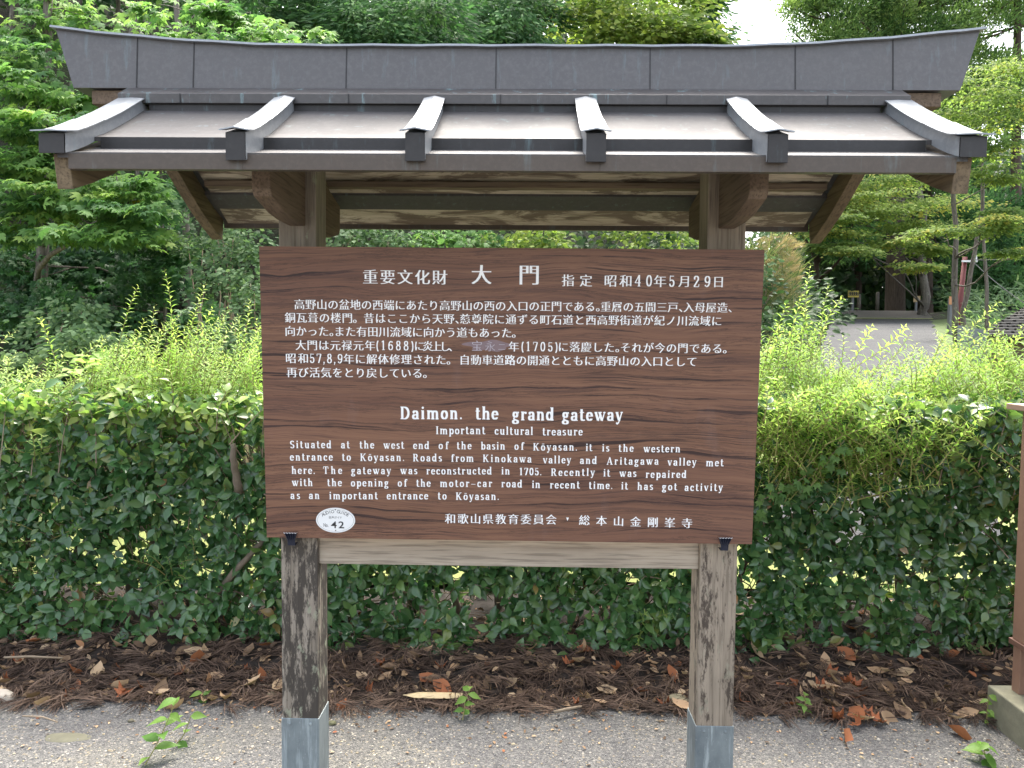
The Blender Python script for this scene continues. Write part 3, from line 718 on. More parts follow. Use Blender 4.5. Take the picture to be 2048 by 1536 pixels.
# --- roof ----------------------------------------------------------
RY = .06                                    # ridge line
rf = MB()
FX = 1.137
def tierlow(s): return [(RY-s*d, z) for d, z in ((.515, 1.962), (.46, 1.977), (.40, 1.999), (.33, 2.03))]
def tierup(s): return [(RY-s*d, z) for d, z in ((.392, 2.0335), (.34, 2.057), (.27, 2.095), (.20, 2.136), (.15, 2.167), (.115, 2.1885))]
for s in (1, -1):
    rf.strip_x(tierlow(s), .014, -1.165, 1.165)
roof = rf.build('roof', M['sheet'], nb)
mb = MB()
for s in (1, -1):
    mb.strip_x(tierup(s), .012, -1.163, 1.163)
mb.build('upper_sheet', M['sheet'], roof)
mb = MB()
for s in (1, -1):
    y = RY-s*.3905
    mb.box((-1.12, min(y, y-s*.0025), 1.998), (1.12, max(y, y-s*.0025), 2.0325))
    y = RY-s*.1135
    mb.box((-1.12, min(y, y-s*.004), 2.178), (1.12, max(y, y-s*.004), 2.235))  # dark strip paints in the shade of the recess under the ridge band
mb.build('step_flashing_and_recess_shade', M['dark_copper'], roof)
mb = MB()
for s in (1, -1):
    y = RY-s*.5155; mb.box((-FX, min(y, y+s*.02), 1.919), (FX, max(y, y+s*.02), 1.9585))
    for sx in (-.695, -.235, .225, .68, ):
        y2 = y-s*.0012; mb.box((sx+.01, min(y2, y2+s*.002), 1.9195), (sx+.0125, max(y2, y2+s*.002), 1.958))
mb.build('fascia', M['fascia'], roof, bevel=.0015)
# battens with peaked caps
def path(s, d0=.09, d1=.53, n=11):
    ds = np.linspace(d0, d1, n)
    zz = np.interp(ds, [.09, .13, .20, .27, .34, .40, .46, .515, .53], [2.212, 2.188, 2.144, 2.102, 2.063, 2.030, 1.999, 1.975, 1.970])
    return [(RY-s*d, z) for d, z in zip(ds, zz)]
def batten(x, s, w, cw, h, verge=0):
    mb = MB(); mc = MB(); me_ = MB(); P = path(s); n = len(P)
    V = []; 
    for i, (y, z) in enumerate(P):
        f = i/(n-1); hh = h*(.8+.2*f); dn = .014 if verge else .03; V += [(x-w/2, y, z-dn), (x+w/2, y, z-dn), (x+w/2, y, z+hh), (x-w/2, y, z+hh)]
    F = [(i*4+j, i*4+(j+1) % 4, i*4+4+(j+1) % 4, i*4+4+j) for i in range(n-1) for j in range(4)]+[(3, 2, 1, 0)]
    mb.add(V, F)
    e = (n-1)*4; q = [np.array(V[e+j]) for j in range(4)]
    me_.add([v+np.array((0, -s*.001, 0)) for v in q]+[v+np.array((0, s*.004, 0)) for v in q], [(0, 1, 2, 3), (4, 7, 6, 5)]+[(j, j+4, (j+1) % 4+4, (j+1) % 4) for j in range(4)])
    P2 = path(s, .085, .542); P2 = [(y, z+h*(.8+.2*i/(n-1))) for i, (y, z) in enumerate(P2)]
    for half in (0, 1):     # cap made of two overlapping lengths
        rng_ = range(0, 7) if half == 0 else range(6, n); V = []
        lift = .0 if half == 0 else .0022
        for i in rng_:
            y, z = P2[i]; ww = cw*(.86+.14*i/(n-1))*(1.0 if half == 0 else 1.03)
            z += .003+lift; pk = .007 if not verge else .002
            V += [(x-ww/2, y, z), (x, y, z+pk), (x+ww/2, y, z), (x+ww/2, y, z-.0035), (x, y, z+pk-.0035), (x-ww/2, y, z-.0035)]
        m = len(V)//6
        F = [(i*6+j, i*6+(j+1) % 6, i*6+6+(j+1) % 6, i*6+6+j) for i in range(m-1) for j in range(6)]+[(5, 4, 3, 2, 1, 0), tuple((m-1)*6+j for j in range(6))]
        mc.add(V, F)
    return mb, mc, me_
bxs = [-1.1700, -.695, -.235, .225, .682, 1.1690]
for s in (1, -1):
    for x in bxs:
        vg = abs(x) > 1; b, c, e = batten(x, s, .066 if vg else .050, .094 if vg else .073, .036 if vg else .040, vg)
        bo = b.build('batten', M['batten'], nb); c.build('batten_cap', M['batten'], bo); e.build('batten_end', M['dark_copper'], bo)
# ridge band and ridge
mb = MB(); mb.extrude_x([(-.068, 2.2065), (-.070, 2.235), (-.012, 2.2705), (.132, 2.2705), (.190, 2.235), (.188, 2.2065)], -1.212, 1.205)
for sx in (-.62, .01, .60, .005): pass
bd = mb.build('ridge_band', M['band'], nb, bevel=.0015)
mb = MB()
for sx in (-1.02, -.50, -.035, .47, .955): mb.box((sx, -.0716, 2.208), (sx+.003, -.067, 2.2345))
mb.build('band_seam', M['dark_copper'], bd)
mb = MB(); xs = np.linspace(-1, 1, 41); V = []
def ridge_top(f): a = abs(f); return 2.402+.056*max(0, (a-.42)/.58)**1.8
for f in xs:
    xb = f*1.385; xt = f*1.445 if abs(f) > .8 else f*(1.385+.06*(abs(f)/.8)**2)
    zt = ridge_top(f)
    V += [(xb, -.008, 2.2715), (xt, .004, zt), (xt, .116, zt), (xb, .128, 2.2715)]
F = [(i*4+j, i*4+4+j, i*4+4+(j+1) % 4, i*4+(j+1) % 4) for i in range(40) for j in range(4)]+[(0, 1, 2, 3), (163, 162, 161, 160)]
mb.add(V, F); rd = mb.build('ridge', M['ridge'], nb)
mb = MB(); V = []
for f in xs:
    xt = f*1.457 if abs(f) > .8 else f*1.457; zt = ridge_top(f)+.001+.0012*math.sin(f*37)
    V += [(xt, -.010, zt-.001), (xt, -.008, zt+.006), (xt, .06, zt+.012), (xt, .128, zt+.006), (xt, .130, zt-.001)]
F = [(i*5+j, i*5+5+j, i*5+5+(j+1) % 5, i*5+(j+1) % 5) for i in range(40) for j in range(5)]+[(0, 1, 2, 3, 4), (204, 203, 202, 201, 200)]
mb.add(V, F); mb.build('ridge_cap', M['batten'], rd)
mb = MB()
for u in (275, 388, 693, 992, 1300, 1590, 1785):
    x = spot(u, 140, 0)[0]; zt = ridge_top(x/1.44)
    mb.add([(x-.0016, -.0100, 2.2725), (x+.0016, -.0100, 2.2725), (x+.0016, .0022, zt-.001), (x-.0016, .0022, zt-.001), (x+.0016, -.006, 2.2725), (x+.0016, .006, zt-.001), (x-.0016, -.006, 2.2725), (x-.0016, .006, zt-.001)], [(0, 1, 2, 3), (1, 4, 5, 2), (6, 0, 3, 7)])
mb.build('ridge_seam', M['dark_copper'], rd)
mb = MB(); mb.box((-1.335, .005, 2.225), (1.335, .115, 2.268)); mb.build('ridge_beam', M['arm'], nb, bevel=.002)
# underside: soffit boards, purlins, barge boards, bracket arms
for s in (1, -1):
    mb = MB()
    mb.add([(sx*1.12, RY-s*d, z) for sx in (-1, 1) for d, z in ((.04, 2.178), (.497, 1.936))]+[(sx*1.12, RY-s*d, z+.010) for sx in (-1, 1) for d, z in ((.04, 2.178), (.497, 1.936))],
           [(0, 1, 3, 2), (4, 6, 7, 5), (0, 2, 6, 4), (1, 5, 7, 3), (0, 4, 5, 1), (2, 3, 7, 6)])
    sf = mb.build('soffit', M['soffit'], roof)
    mb = MB(); y = RY-s*.272
    mb.box((-1.11, y-.02, 2.030), (1.11, y+.02, 2.052)); mb.build('purlin', M['purlin'], nb, bevel=.002)
    for sx in (-1, 1):
        mb = MB(); xo = sx*1.1615; th = .042; V = []
        prof = [(RY-s*d, z) for d, z in ((.0, 2.19), (.10, 2.145), (.20, 2.086), (.30, 2.032), (.40, 1.988), (.505, 1.948))]
        for y, z in prof: V += [(xo-th/2, y, z+.012), (xo+th/2, y, z+.012), (xo+th/2, y, z-.082), (xo-th/2, y, z-.082)]
        # cut the lower end plumb with a slight rake
        V[-1] = (xo-th/2, RY-s*.49, 1.872); V[-2] = (xo+th/2, RY-s*.49, 1.872)
        n = len(prof); F = [(i*4+j, i*4+(j+1) % 4, i*4+4+(j+1) % 4, i*4+4+j) for i in range(n-1) for j in range(4)]+[(3, 2, 1, 0), tuple((n-1)*4+j for j in range(4))]
        mb.add(V, F); mb.build('barge_board', M['barge'], nb, bevel=.002)
for sx in (-1, 1):
    mb = MB(); x = sx*PL; w = .026
    prof = [(-.33, 1.985), (-.33, 1.895), (-.315, 1.878), (-.20, 1.852), (-.12, 1.845), (.24, 1.845), (.32, 1.852), (.435, 1.878), (.45, 1.895), (.45, 1.985), (.30, 2.016), (.06, 2.14), (-.18, 2.016)]
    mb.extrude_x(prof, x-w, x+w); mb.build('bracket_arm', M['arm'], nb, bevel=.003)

# ------------------------------------------------------------------ hedge
def rv(n=None): 
    a = rng.normal(size=(3,) if n is None else (n, 3)); return unit(a)
HZ0, HZ1, HY0, HY1 = .03, 1.19, 1.06, 1.72
def hedge_front(x, z):
    return HY0+.085*mnoise.noise((x*2.1, z*2.4, 4))+.03*mnoise.noise((x*6, z*6, 14))-.17*max(0, .45-z)+.05*max(0, z-1.0)
def hedge_top(x): return 1.17+.035*mnoise.noise((x*1.7, 0, 9))+.02*(x > .6)
hd = thing('hedge', (0, 1.4, 0), 'long clipped hedge of dark glossy toothed leaves behind the notice board', 'hedge')
tips = []
def hole(x, z):
    """thin patches low down and on the right where light comes through"""
    h = mnoise.noise((x*8.5, z*8.5, 21))
    low = max(0, 1-abs(z-.42)/.33)
    right = sstep(1.0, 1.6, x)*max(0, 1-abs(z-.6)/.5)
    return h > .44-.20*low-.22*right
for i in range(5900):
    x = rng.uniform(-5.2, 4.0); z = HZ0+(rng.random()**.9)*(hedge_top(x)-HZ0); 
    if hole(x, z) and rng.random() < .90: continue
    ragged = HZ0+.015+.09*mnoise.noise((x*4, 3, 3))
    if z < ragged: continue
    y = hedge_front(x, z)+abs(rng.normal())*.055-.02
    d = unit(np.array((rng.normal()*.55, -1.0, .35+rng.normal()*.45))); tips.append((x, y, z, d, 0))
for i in range(2100):
    x = rng.uniform(-5.2, 4.0); y = rng.uniform(HY0-.02, HY1+.15)
    z = hedge_top(x)+rng.normal()*.035+.02*(y-HY0)
    tips.append((x, y, z, unit(np.array((rng.normal()*.5, rng.normal()*.5-.2, 1.0))), 1))
for i in range(1850):
    x = rng.uniform(-5.2, 4.0); z = rng.uniform(.12, 1.1); y = rng.uniform(HY0+.15, HY1)
    if hole(x, z) and rng.random() < .9: continue
    tips.append((x, y, z, rv(), 2))
Ps, Ds, Ns, Sc, Va, Pt, Dt_, Nt, St, Vt = [], [], [], [], [], [], [], [], [], []
tw = MB()
for x, y, z, d, kind in tips:
    p = np.array((x, y, z)); a = unit(np.cross(d, (0.3, .2, 1.0))); b = np.cross(d, a); k = rng.integers(4, 8); off = rng.random()*6.28
    tone = rng.random()*.5
    for j in range(k):
        th = off+j*2.4; out = math.cos(th)*a+math.sin(th)*b
        el = rng.uniform(.1, .95); D = unit(out*1.0+d*el+np.array((0, 0, -.12))); n = unit(d*1.0-out*el*.8+np.array((0, -.1, .25))+rng.normal(size=3)*.22)
        q = p-d*(.012*j)+out*.004; s = rng.uniform(.042, .064)+rng.random()**2*.026
        v = min(1, max(0, tone+rng.random()*.45)); 
        if rng.random() < .035: v = rng.uniform(.88, 1)
        if (kind == 1 and rng.random() < .8) or (kind == 0 and z > .88 and rng.random() < (z-.88)*2.6*(1.25 if x < 0 else .8)): Pt.append(q); Dt_.append(D); Nt.append(n); St.append(s*.9); Vt.append(rng.random())  # more pale leaves higher up: young growth plus painted-in light
        else: Ps.append(q); Ds.append(D); Ns.append(n); Sc.append(s); Va.append(v)
    if rng.random() < .8:
        l = rng.uniform(.08, .25); q = p-d*l+np.array((rng.normal()*.04, 0, -.4*l)); m = (p+q)/2+rng.normal(size=3)*.012
        tw.tube([q, m, p], [.0032, .0025, .0016], 4, rng.random(), cap=False)
A_ = np.array
leaf_mesh('foliage', [leaf_data(T_HOLLY, A_(Ps), A_(Ds), A_(Ns), A_(Sc), A_(Va))], M['holly'], hd)
leaf_mesh('young_lit_foliage', [leaf_data(T_HOLLY, A_(Pt), A_(Dt_), A_(Nt), A_(St), A_(Vt))], M['hedge_top'], hd)
tw.build('twigs', M['twig'], hd, smooth=True)
def wobble(p, q, n, amp):
    p, q = np.asarray(p, float), np.asarray(q, float); t = np.linspace(0, 1, n)[:, None]
    w = np.zeros((n, 3)); 
    for f in (1, 2, 3): w += np.sin(t*math.pi*f)*rng.normal(size=3)[None]*amp/f
    return p+(q-p)*t+w
for i in range(46):
    x = -5.0+8.9*(i+rng.random()*.7)/46; y = rng.uniform(1.28, 1.5); base = (x, y, bank_z(x, y)-.03)
    mb = MB(); top = (x+rng.normal()*.13, y+rng.normal()*.06, rng.uniform(.8, 1.1)); P = wobble(base, top, 7, .03); r0 = rng.uniform(.011, .021)
    mb.tube(P, np.linspace(r0, r0*.4, 7), 7)
    for j in range(rng.integers(3, 6)):
        s = P[rng.integers(1, 6)]; e = s+np.array((rng.normal()*.25, rng.normal()*.16-.04, rng.uniform(.05, .35)))
        mb.tube(wobble(s, e, 5, .015), np.linspace(r0*.5, r0*.2, 5), 5)
    mb.build('stem', M['stem_bark'], hd, smooth=True)
for pa in ([spot(405, 1335, 1.07), spot(425, 1200, 1.07), spot(470, 1140, 1.05), spot(535, 1075, 1.12)], [spot(445, 1310, 1.14), spot(460, 1250, 1.14), spot(478, 1190, 1.18)], [spot(478, 985, 1.07), spot(470, 930, 1.03), spot(466, 888, 1.02)]):
    mb = MB(); pa = A_(pa); t = np.linspace(0, 1, 10); P = np.stack([np.interp(t, np.linspace(0, 1, len(pa)), pa[:, c]) for c in range(3)], 1); P[1:-1] += rng.normal(size=(8, 3))*.005
    mb.tube(P, np.linspace(.021, .013, 10), 8); mb.build('stem', M['stem_bark'], hd, smooth=True)

# ------------------------------------------------------------------ feathery shoots above the hedge
def shoot(sets, stems, base, tip, n=None, ls=.036, arch=.06, var=.5):
    base, tip = np.asarray(base, float), np.asarray(tip, float); ln = np.linalg.norm(tip-base)
    m = 12; t = np.linspace(0, 1, m)[:, None]; side = np.array((rng.normal()*.09, rng.normal()*.05, arch))*ln*2
    P = base+(tip-base)*t+side*(t*(1-t))
    stems.tube(P, np.linspace(.0028, .0009, m), 4, .5, cap=False)
    n = n or int(ln/.0100); tt = np.linspace(.06, .995, n)
    Q = np.stack([np.interp(tt, t[:, 0], P[:, c]) for c in range(3)], 1); T = unit(np.gradient(Q, axis=0))
    a = unit(np.cross(T, (0.1, .9, .3))); b = np.cross(T, a); th = np.arange(n)*2.4+rng.random()*6
    O = np.cos(th)[:, None]*a+np.sin(th)[:, None]*b
    D = unit(O*1.0+T*rng.uniform(.35, .75, (n, 1))+np.array((0, 0, .15))); Nn = unit(T*.9-O*.35+np.array((0, 0, .4)))
    sc = ls*np.interp(tt, [0, .3, .85, 1], [.9, 1.1, .95, .45])*rng.uniform(.8, 1.2, n)
    v = np.clip(var+rng.normal(size=n)*.16+np.interp(tt, [0, .8, 1], [-.12, .05, .3]), 0, 1)
    sets.append(leaf_data(T_SLIM, Q, D, Nn, sc, v))
def shrub(label, tips, fill, name='spirea_shrub', group='lime green feathery shrubs growing through the hedge'):
    xs = [t[2][0] for t in tips]+[f[1][0] for f in fill]; c = np.mean(xs)
    t0 = thing(name, (c, 1.5, .1), label, 'shrub', group); sets, st = [], MB()
    for (base, mid, tip) in tips: shoot(sets, st, base, tip, arch=rng.uniform(-.05, .12), var=rng.uniform(.45, .8))
    for base, tip in fill: shoot(sets, st, base, tip, arch=rng.uniform(0, .25), var=rng.uniform(.2, .85))
    leaf_mesh('leaves', sets, M['spirea'], t0); st.build('stems', M['shoot_stem'], t0)
def T3(u, v, bu, bv, Y=1.45): return (spot(bu, bv, Y+rng.uniform(-.08, .1)), None, spot(u, v, Y+rng.uniform(-.05, .05)))
def fillers(u0, u1, n, vt0, vt1, spread=90, Y0=1.2, Y1=1.8, blen=130):
    out = []
    for i in range(int(n*1.9)):
        u = rng.uniform(u0, u1); v = rng.uniform(vt0, vt1); Y = rng.uniform(Y0, Y1); bu = u-rng.normal()*spread-20
        out.append((spot(bu, v+rng.uniform(.6, 1.4)*blen, Y+rng.uniform(-.05, .1)), spot(u, v, Y)))
    return out
shrub('sparse lime green shoots rising from the hedge at the left edge of the photo', [T3(35, 660, -60, 760), T3(35, 705, -40, 800), T3(30, 735, -10, 830), T3(79, 636, 118, 745), T3(130, 700, 105, 800), T3(222, 668, 140, 750)], fillers(-60, 210, 34, 715, 790, 50))
shrub('tall lime green shoots standing highest above the hedge left of the board', [T3(277, 572, 232, 720), T3(289, 636, 240, 730), T3(345, 640, 250, 745), T3(329, 540, 333, 750), T3(300, 690, 275, 780), T3(330, 655, 320, 770), T3(255, 690, 215, 780), T3(310, 610, 285, 740)], fillers(190, 350, 42, 690, 790, 60)+fillers(190, 350, 14, 660, 730, 40, 1.4, 1.8, 150))
shrub('bushy lime green shoots beside the left edge of the board', [T3(412, 566, 370, 700), T3(386, 625, 360, 740), T3(425, 617, 385, 745), T3(456, 614, 390, 720), T3(449, 645, 380, 750), T3(448, 676, 370, 770), T3(480, 652, 488, 770), T3(513, 640, 505, 760), T3(440, 730, 400, 790), T3(395, 660, 350, 760), T3(470, 690, 440, 780), T3(500, 600, 480, 720), T3(360, 690, 330, 780)], fillers(350, 530, 50, 690, 790, 60)+fillers(340, 525, 22, 630, 720, 40, 1.4, 1.8, 150))
shrub('lime green shoots with one tall spike at the right edge of the board', [T3(1622, 527, 1625, 720), T3(1603, 592, 1570, 720), T3(1658, 567, 1640, 700), T3(1687, 594, 1640, 690), T3(1572, 608, 1530, 700), T3(1560, 650, 1535, 740), T3(1608, 618, 1590, 740), T3(1540, 690, 1520, 790), T3(1640, 640, 1615, 750)], fillers(1520, 1690, 62, 690, 830, 70)+fillers(1515, 1660, 22, 640, 720, 40, 1.4, 1.8, 160))
shrub('low arching lime green shoots in front of the gravel road', [T3(1811, 652, 1700, 740), T3(1824, 664, 1760, 760), T3(1687, 672, 1670, 770), T3(1835, 685, 1770, 780), T3(1775, 700, 1720, 790), T3(1745, 650, 1710, 720)], fillers(1650, 1860, 90, 725, 850, 80))
shrub('long slanting lime green shoots at the right edge of the photo', [T3(2000, 602, 1850, 760), T3(1940, 614, 1860, 740), T3(1995, 640, 1880, 780), T3(2040, 672, 1900, 800), T3(1905, 690, 1830, 790), T3(2060, 640, 1960, 790)], fillers(1820, 2110, 120, 690, 860, 80)+fillers(1840, 2110, 24, 650, 730, 70, 1.4, 1.8, 150))
shrub('lime green shoots hanging over the hedge front right of the board', [T3(1835, 893, 1720, 930, 1.02), T3(1860, 912, 1700, 985, 1.0), T3(1890, 968, 1715, 1000, 1.0), T3(1960, 840, 1850, 960, 1.0), T3(1985, 810, 1880, 930, 1.02), T3(1890, 845, 1760, 960, 1.02), T3(1780, 840, 1690, 930, 1.02)], fillers(1530, 1900, 95, 780, 915, 90, .96, 1.15, 90)+fillers(1520, 1760, 40, 760, 900, 70, .96, 1.1, 90))
for lab, pts in (('lime green broad leaved seedlings on the hedge top at the left', [(150, 745), (190, 735), (240, 760), (210, 790)]), ('pair of large lime green leaves standing on the hedge top left of the board', [(160, 720), (175, 712), (185, 728)]), ('broad pale leaves lying along the hedge top between the tall shoots', [(290, 750), (330, 765), (370, 775), (260, 780), (310, 790)]), ('yellow green broad leaves on the hedge top against the left board edge', [(495, 770), (510, 800), (480, 805)]), ('broad lime green leaves among the shoots right of the board', [(1560, 800), (1610, 790), (1540, 760), (1590, 830)])):
    c = spot(*pts[0], 1.35); t0 = thing('seedling', tuple(c-A_((0, 0, .12))), lab, 'seedling', 'broad leaved seedlings on the hedge top'); mb = MB(); P, D, Nn, sc, va = [], [], [], [], []
    for u, v in pts:
        q = spot(u, v, rng.uniform(1.15, 1.5)); mb.tube(wobble(q-A_((.02, -.02, .16)), q, 4, .01), .002, 4)
        for j in range(7): P.append(q+rng.normal(size=3)*A_((.03, .03, .015))); th = rng.random()*6.28; D.append(A_((math.cos(th), math.sin(th), rng.uniform(-.1, .4)))); Nn.append(unit(A_((0, -.5, 1))+rng.normal(size=3)*.3)); sc.append(rng.uniform(.05, .085)); va.append(rng.uniform(.3, 1))
    mb.build('stem', M['shoot_stem'], t0); leaf_mesh('leaves', [leaf_data(T_WEED, A_(P), A_(D), A_(Nn), A_(sc), A_(va))], M['spirea'], t0)
# sprigs on the hedge front and a vine
def sprig(label, pts, mat='sprig', ls=.030, Y=.97):
    c = spot(*pts[0][:2], Y); t0 = thing('leafy_sprig', tuple(c), label, 'sprig', 'soft green sprigs poking out of the hedge'); sets, st = [], MB()
    for u0, v0, u1, v1 in pts: shoot(sets, st, spot(u0, v0, Y+.10), spot(u1, v1, Y), ls=ls, var=.5, arch=.1)
    leaf_mesh('leaves', sets, M[mat], t0); st.build('stem', M['shoot_stem'], t0)
sprig('pale green sprig at the left edge, middle of the hedge', [(90, 1075, 10, 1040), (100, 1080, 155, 1052), (100, 1085, 25, 1085)])
sprig('pale green sprig tuft below the cream tips at far left', [(110, 1130, 40, 1125), (90, 1140, 110, 1160), (100, 1130, 60, 1150)])
sprig('spreading pale green sprig in the middle of the left hedge', [(330, 1150, 258, 1118), (330, 1140, 288, 1105), (345, 1150, 335, 1115), (340, 1160, 310, 1175), (350, 1150, 370, 1160)])
sprig('upright pale green sprig beside a forked stem left of the board', [(390, 1110, 385, 1072), (400, 1120, 362, 1125), (430, 1130, 440, 1110)])
sprig('yellow green sprig on the upper left of the hedge', [(70, 930, 65, 870), (60, 910, 5, 895), (80, 925, 85, 870)], 'spirea')
sprig('light green sprig under the rail beside the right post', [(1290, 1250, 1335, 1228), (1280, 1250, 1290, 1225), (1285, 1260, 1275, 1290), (1280, 1290, 1280, 1345)], 'spirea')
sprig('small drooping sprig over the litter between the posts', [(1215, 1310, 1245, 1335), (1225, 1300, 1260, 1330)])
sprig('feathery sprig low on the hedge just right of the right post', [(1600, 1255, 1560, 1235), (1600, 1250, 1630, 1225), (1605, 1245, 1600, 1215), (1590, 1260, 1575, 1265)])
sprig('grey green sprig low on the hedge near the concrete block', [(1950, 1300, 1990, 1285), (1950, 1300, 1930, 1280), (1960, 1310, 1950, 1330)])
def vine(label, pts, ls=.05):
    c = spot(*pts[0], .99); t0 = thing('vine', tuple(c), label, 'vine'); P = A_([spot(u, v, .99) for u, v in pts]); mb = MB(); mb.tube(P, .0022, 5); mb.build('stem', M['twig'], t0)
    t = np.linspace(0, 1, 44); Q = np.stack([np.interp(t, np.linspace(0, 1, len(P)), P[:, k]) for k in range(3)], 1)+rng.normal(size=(44, 3))*A_((.03, .01, .035))-A_((0, .03, 0))
    D = unit(A_((0, -.3, -.8))+rng.normal(size=(44, 3))*.5); Nn = unit(A_((0, -1, .5))+rng.normal(size=(44, 3))*.3)
    leaf_mesh('leaves', [leaf_data(T_MAPLE, Q, D, Nn, ls*rng.uniform(.6, 1.2, 44), rng.random(44))], M['sprig'], t0)
vine('green vine with lobed leaves trailing over the hedge right of the board', [(1510, 1005), (1560, 985), (1600, 960), (1650, 925), (1690, 880)])

# ------------------------------------------------------------------ leaf litter, stones, weeds, odd things on the ground
def litter_spot(front=.0):
    x = rng.uniform(-2.9, 2.7); e = .60+.05*mnoise.noise((x*1.3, 0, 3)); y = e-.05+abs(rng.normal())*.34-front
    return x, y
P, D, Nn, sc, va = [], [], [], [], []
for i in range(1500):
    x, y = litter_spot(.03*rng.random()); a = rng.uniform(0, 6.28); c = A_((x, y, max(bank_z(x, y), 0)+.004)); k = rng.integers(12, 26); tone = rng.random()
    for j in range(k):
        b = a+rng.normal()*.32; d = A_((math.cos(b), math.sin(b), rng.normal()*.14+.05)); q = c+A_((rng.normal()*.012, rng.normal()*.012, rng.uniform(0, .018)))
        P.append(q); D.append(d); Nn.append(unit(A_((rng.normal()*.4, rng.normal()*.4-.2, 1)))); sc.append(rng.uniform(.05, .12)); va.append(min(1, max(0, tone*.7+rng.random()*.3)))
tag(leaf_mesh('needle_litter', [leaf_data(T_NEEDLE, A_(P), A_(D), A_(Nn), A_(sc), A_(va))], M['needles']), kind='stuff')
P, D, Nn, sc, va = [], [], [], [], []
for i in range(3000):
    x, y = litter_spot(.04*rng.random()-.05); P.append((x, y, max(bank_z(x, y), 0)+rng.uniform(.0, .015))); D.append(A_((rng.normal(), rng.normal(), rng.normal()*.3))); Nn.append(unit(A_((rng.normal()*.5, rng.normal()*.5-.2, 1)))); sc.append(rng.uniform(.015, .055)); va.append(rng.random()*.9)
for i in range(500):
    x = rng.uniform(-2.2, 2.2); y = .62-abs(rng.normal())*.22; P.append((x, y, .004)); D.append(A_((rng.normal(), rng.normal(), .05))); Nn.append(unit(A_((rng.normal()*.3, rng.normal()*.3, 1)))); sc.append(rng.uniform(.006, .022)); va.append(rng.random())
tag(leaf_mesh('leaf_crumbs', [leaf_data(T_OVAL, A_(P), A_(D), A_(Nn), A_(sc), A_(va))], M['dry']), kind='stuff')
# pebbles
ico = [(0, 0, 1), (.9, 0, .45), (.28, .85, .45), (-.72, .52, .45), (-.72, -.52, .45), (.28, -.85, .45), (.72, .52, -.3), (-.28, .85, -.3), (-.9, 0, -.3), (-.28, -.85, -.3), (.72, -.52, -.3)]
icf = [(0, 1, 2), (0, 2, 3), (0, 3, 4), (0, 4, 5), (0, 5, 1), (1, 6, 2), (2, 7, 3), (3, 8, 4), (4, 9, 5), (5, 10, 1), (6, 7, 2), (7, 8, 3), (8, 9, 4), (9, 10, 5), (10, 6, 1)]
m_, nt, b = new_mat('loose pebble'); at = nt.nodes.new('ShaderNodeAttribute'); at.attribute_name = 'var'
nt.links.new(ramp(nt, at.outputs['Fac'], [(0, (.09, .09, .095)), (.5, (.19, .18, .17)), (.8, (.36, .29, .17)), (1, (.46, .42, .35))]), b.inputs['Base Color']); b.inputs['Roughness'].default_value = .8; M['pebble'] = m_
n = 5200; x = rng.uniform(-2.3, 2.3, n); y = .66-rng.random(n)**.8*1.0
P = np.stack([x, y, np.full(n, .001)], 1); D = unit(np.stack([rng.normal(size=n), rng.normal(size=n), np.zeros(n)], 1)); Nn = np.tile(A_((0, 0, 1.)), (n, 1))
tag(leaf_mesh('loose_pebbles', [leaf_data(([(a, b_*.8, c*.55) for a, b_, c in ico], icf), P, D, Nn, rng.gamma(3, .0008, n)+.001, rng.random(n))], M['pebble']), kind='stuff')

def curled(outline, curl, twist, m):
    """a thin dry leaf: outline fan, rolled along its length"""
    mb = MB(); V = []; n = len(outline)
    for x, y in [(.5, 0)]+outline: V.append((x-.5, y, curl*(y*y*3.2)+.25*curl*(x-.5)**2*4+twist*(x-.5)*y*2))
    mb.add(V, [(0, i+1, (i+1) % n+1) for i in range(n)], m); return mb
ov = lambda w: [(0, 0), (.12, w*.45), (.3, w*.9), (.5, w), (.7, w*.8), (.88, w*.38), (1, 0), (.88, -w*.4), (.7, -w*.8), (.5, -w), (.3, -w*.85), (.12, -w*.4)]
mpl = [(v[0]*.75, v[1]*.75) for v in T_MAPLE[0][1:]]
protos = [('fallen_leaf', curled(ov(.24), 1.0, .3, .74), 'curled tan fallen leaf lying in the litter under the hedge'),
          ('fallen_leaf', curled(ov(.30), .6, -.4, .97), 'orange brown fallen leaf lying in the litter under the hedge'),
          ('fallen_leaf', curled(ov(.19), 1.4, .2, .62), 'narrow buff fallen leaf rolled at the edges in the litter'),
          ('fallen_leaf', curled(mpl, .9, .2, .99), 'crumpled rust coloured lobed leaf in the litter'),
          ('fallen_leaf', curled(ov(.27), 1.1, .5, .35), 'dull brown fallen leaf half sunk in the dark litter'),
          ('fallen_leaf', curled(ov(.25), .8, .3, .85), 'pale straw fallen leaf lying on the litter bank')]
first = {}
GL = 'fallen leaves along the foot of the hedge'
def drop(k, x, y, s, rz, label=None):
    nm, mb, lab = protos[k]
    if k not in first:
        o = mb.build(nm, M['dry'], origin=(0, 0, 0), smooth=True); first[k] = o
        tag(o, lab, 'fallen leaf', GL)
    else:
        o = first[k].copy(); COL.objects.link(o)
    o['label'] = label or lab
    o.scale = (s, s, s); o.location = (x, y, max(bank_z(x, y), 0)+.012*rng.random()+.006); o.rotation_euler = (rng.normal()*.4+.25, rng.normal()*.4, rz)
for i in range(245):
    x, y = litter_spot(.06 if rng.random() < .25 else -.02); drop(int(rng.choice(6, p=[.24, .17, .17, .07, .2, .15])), x, y, rng.uniform(.05, .11), rng.uniform(0, 6.28))
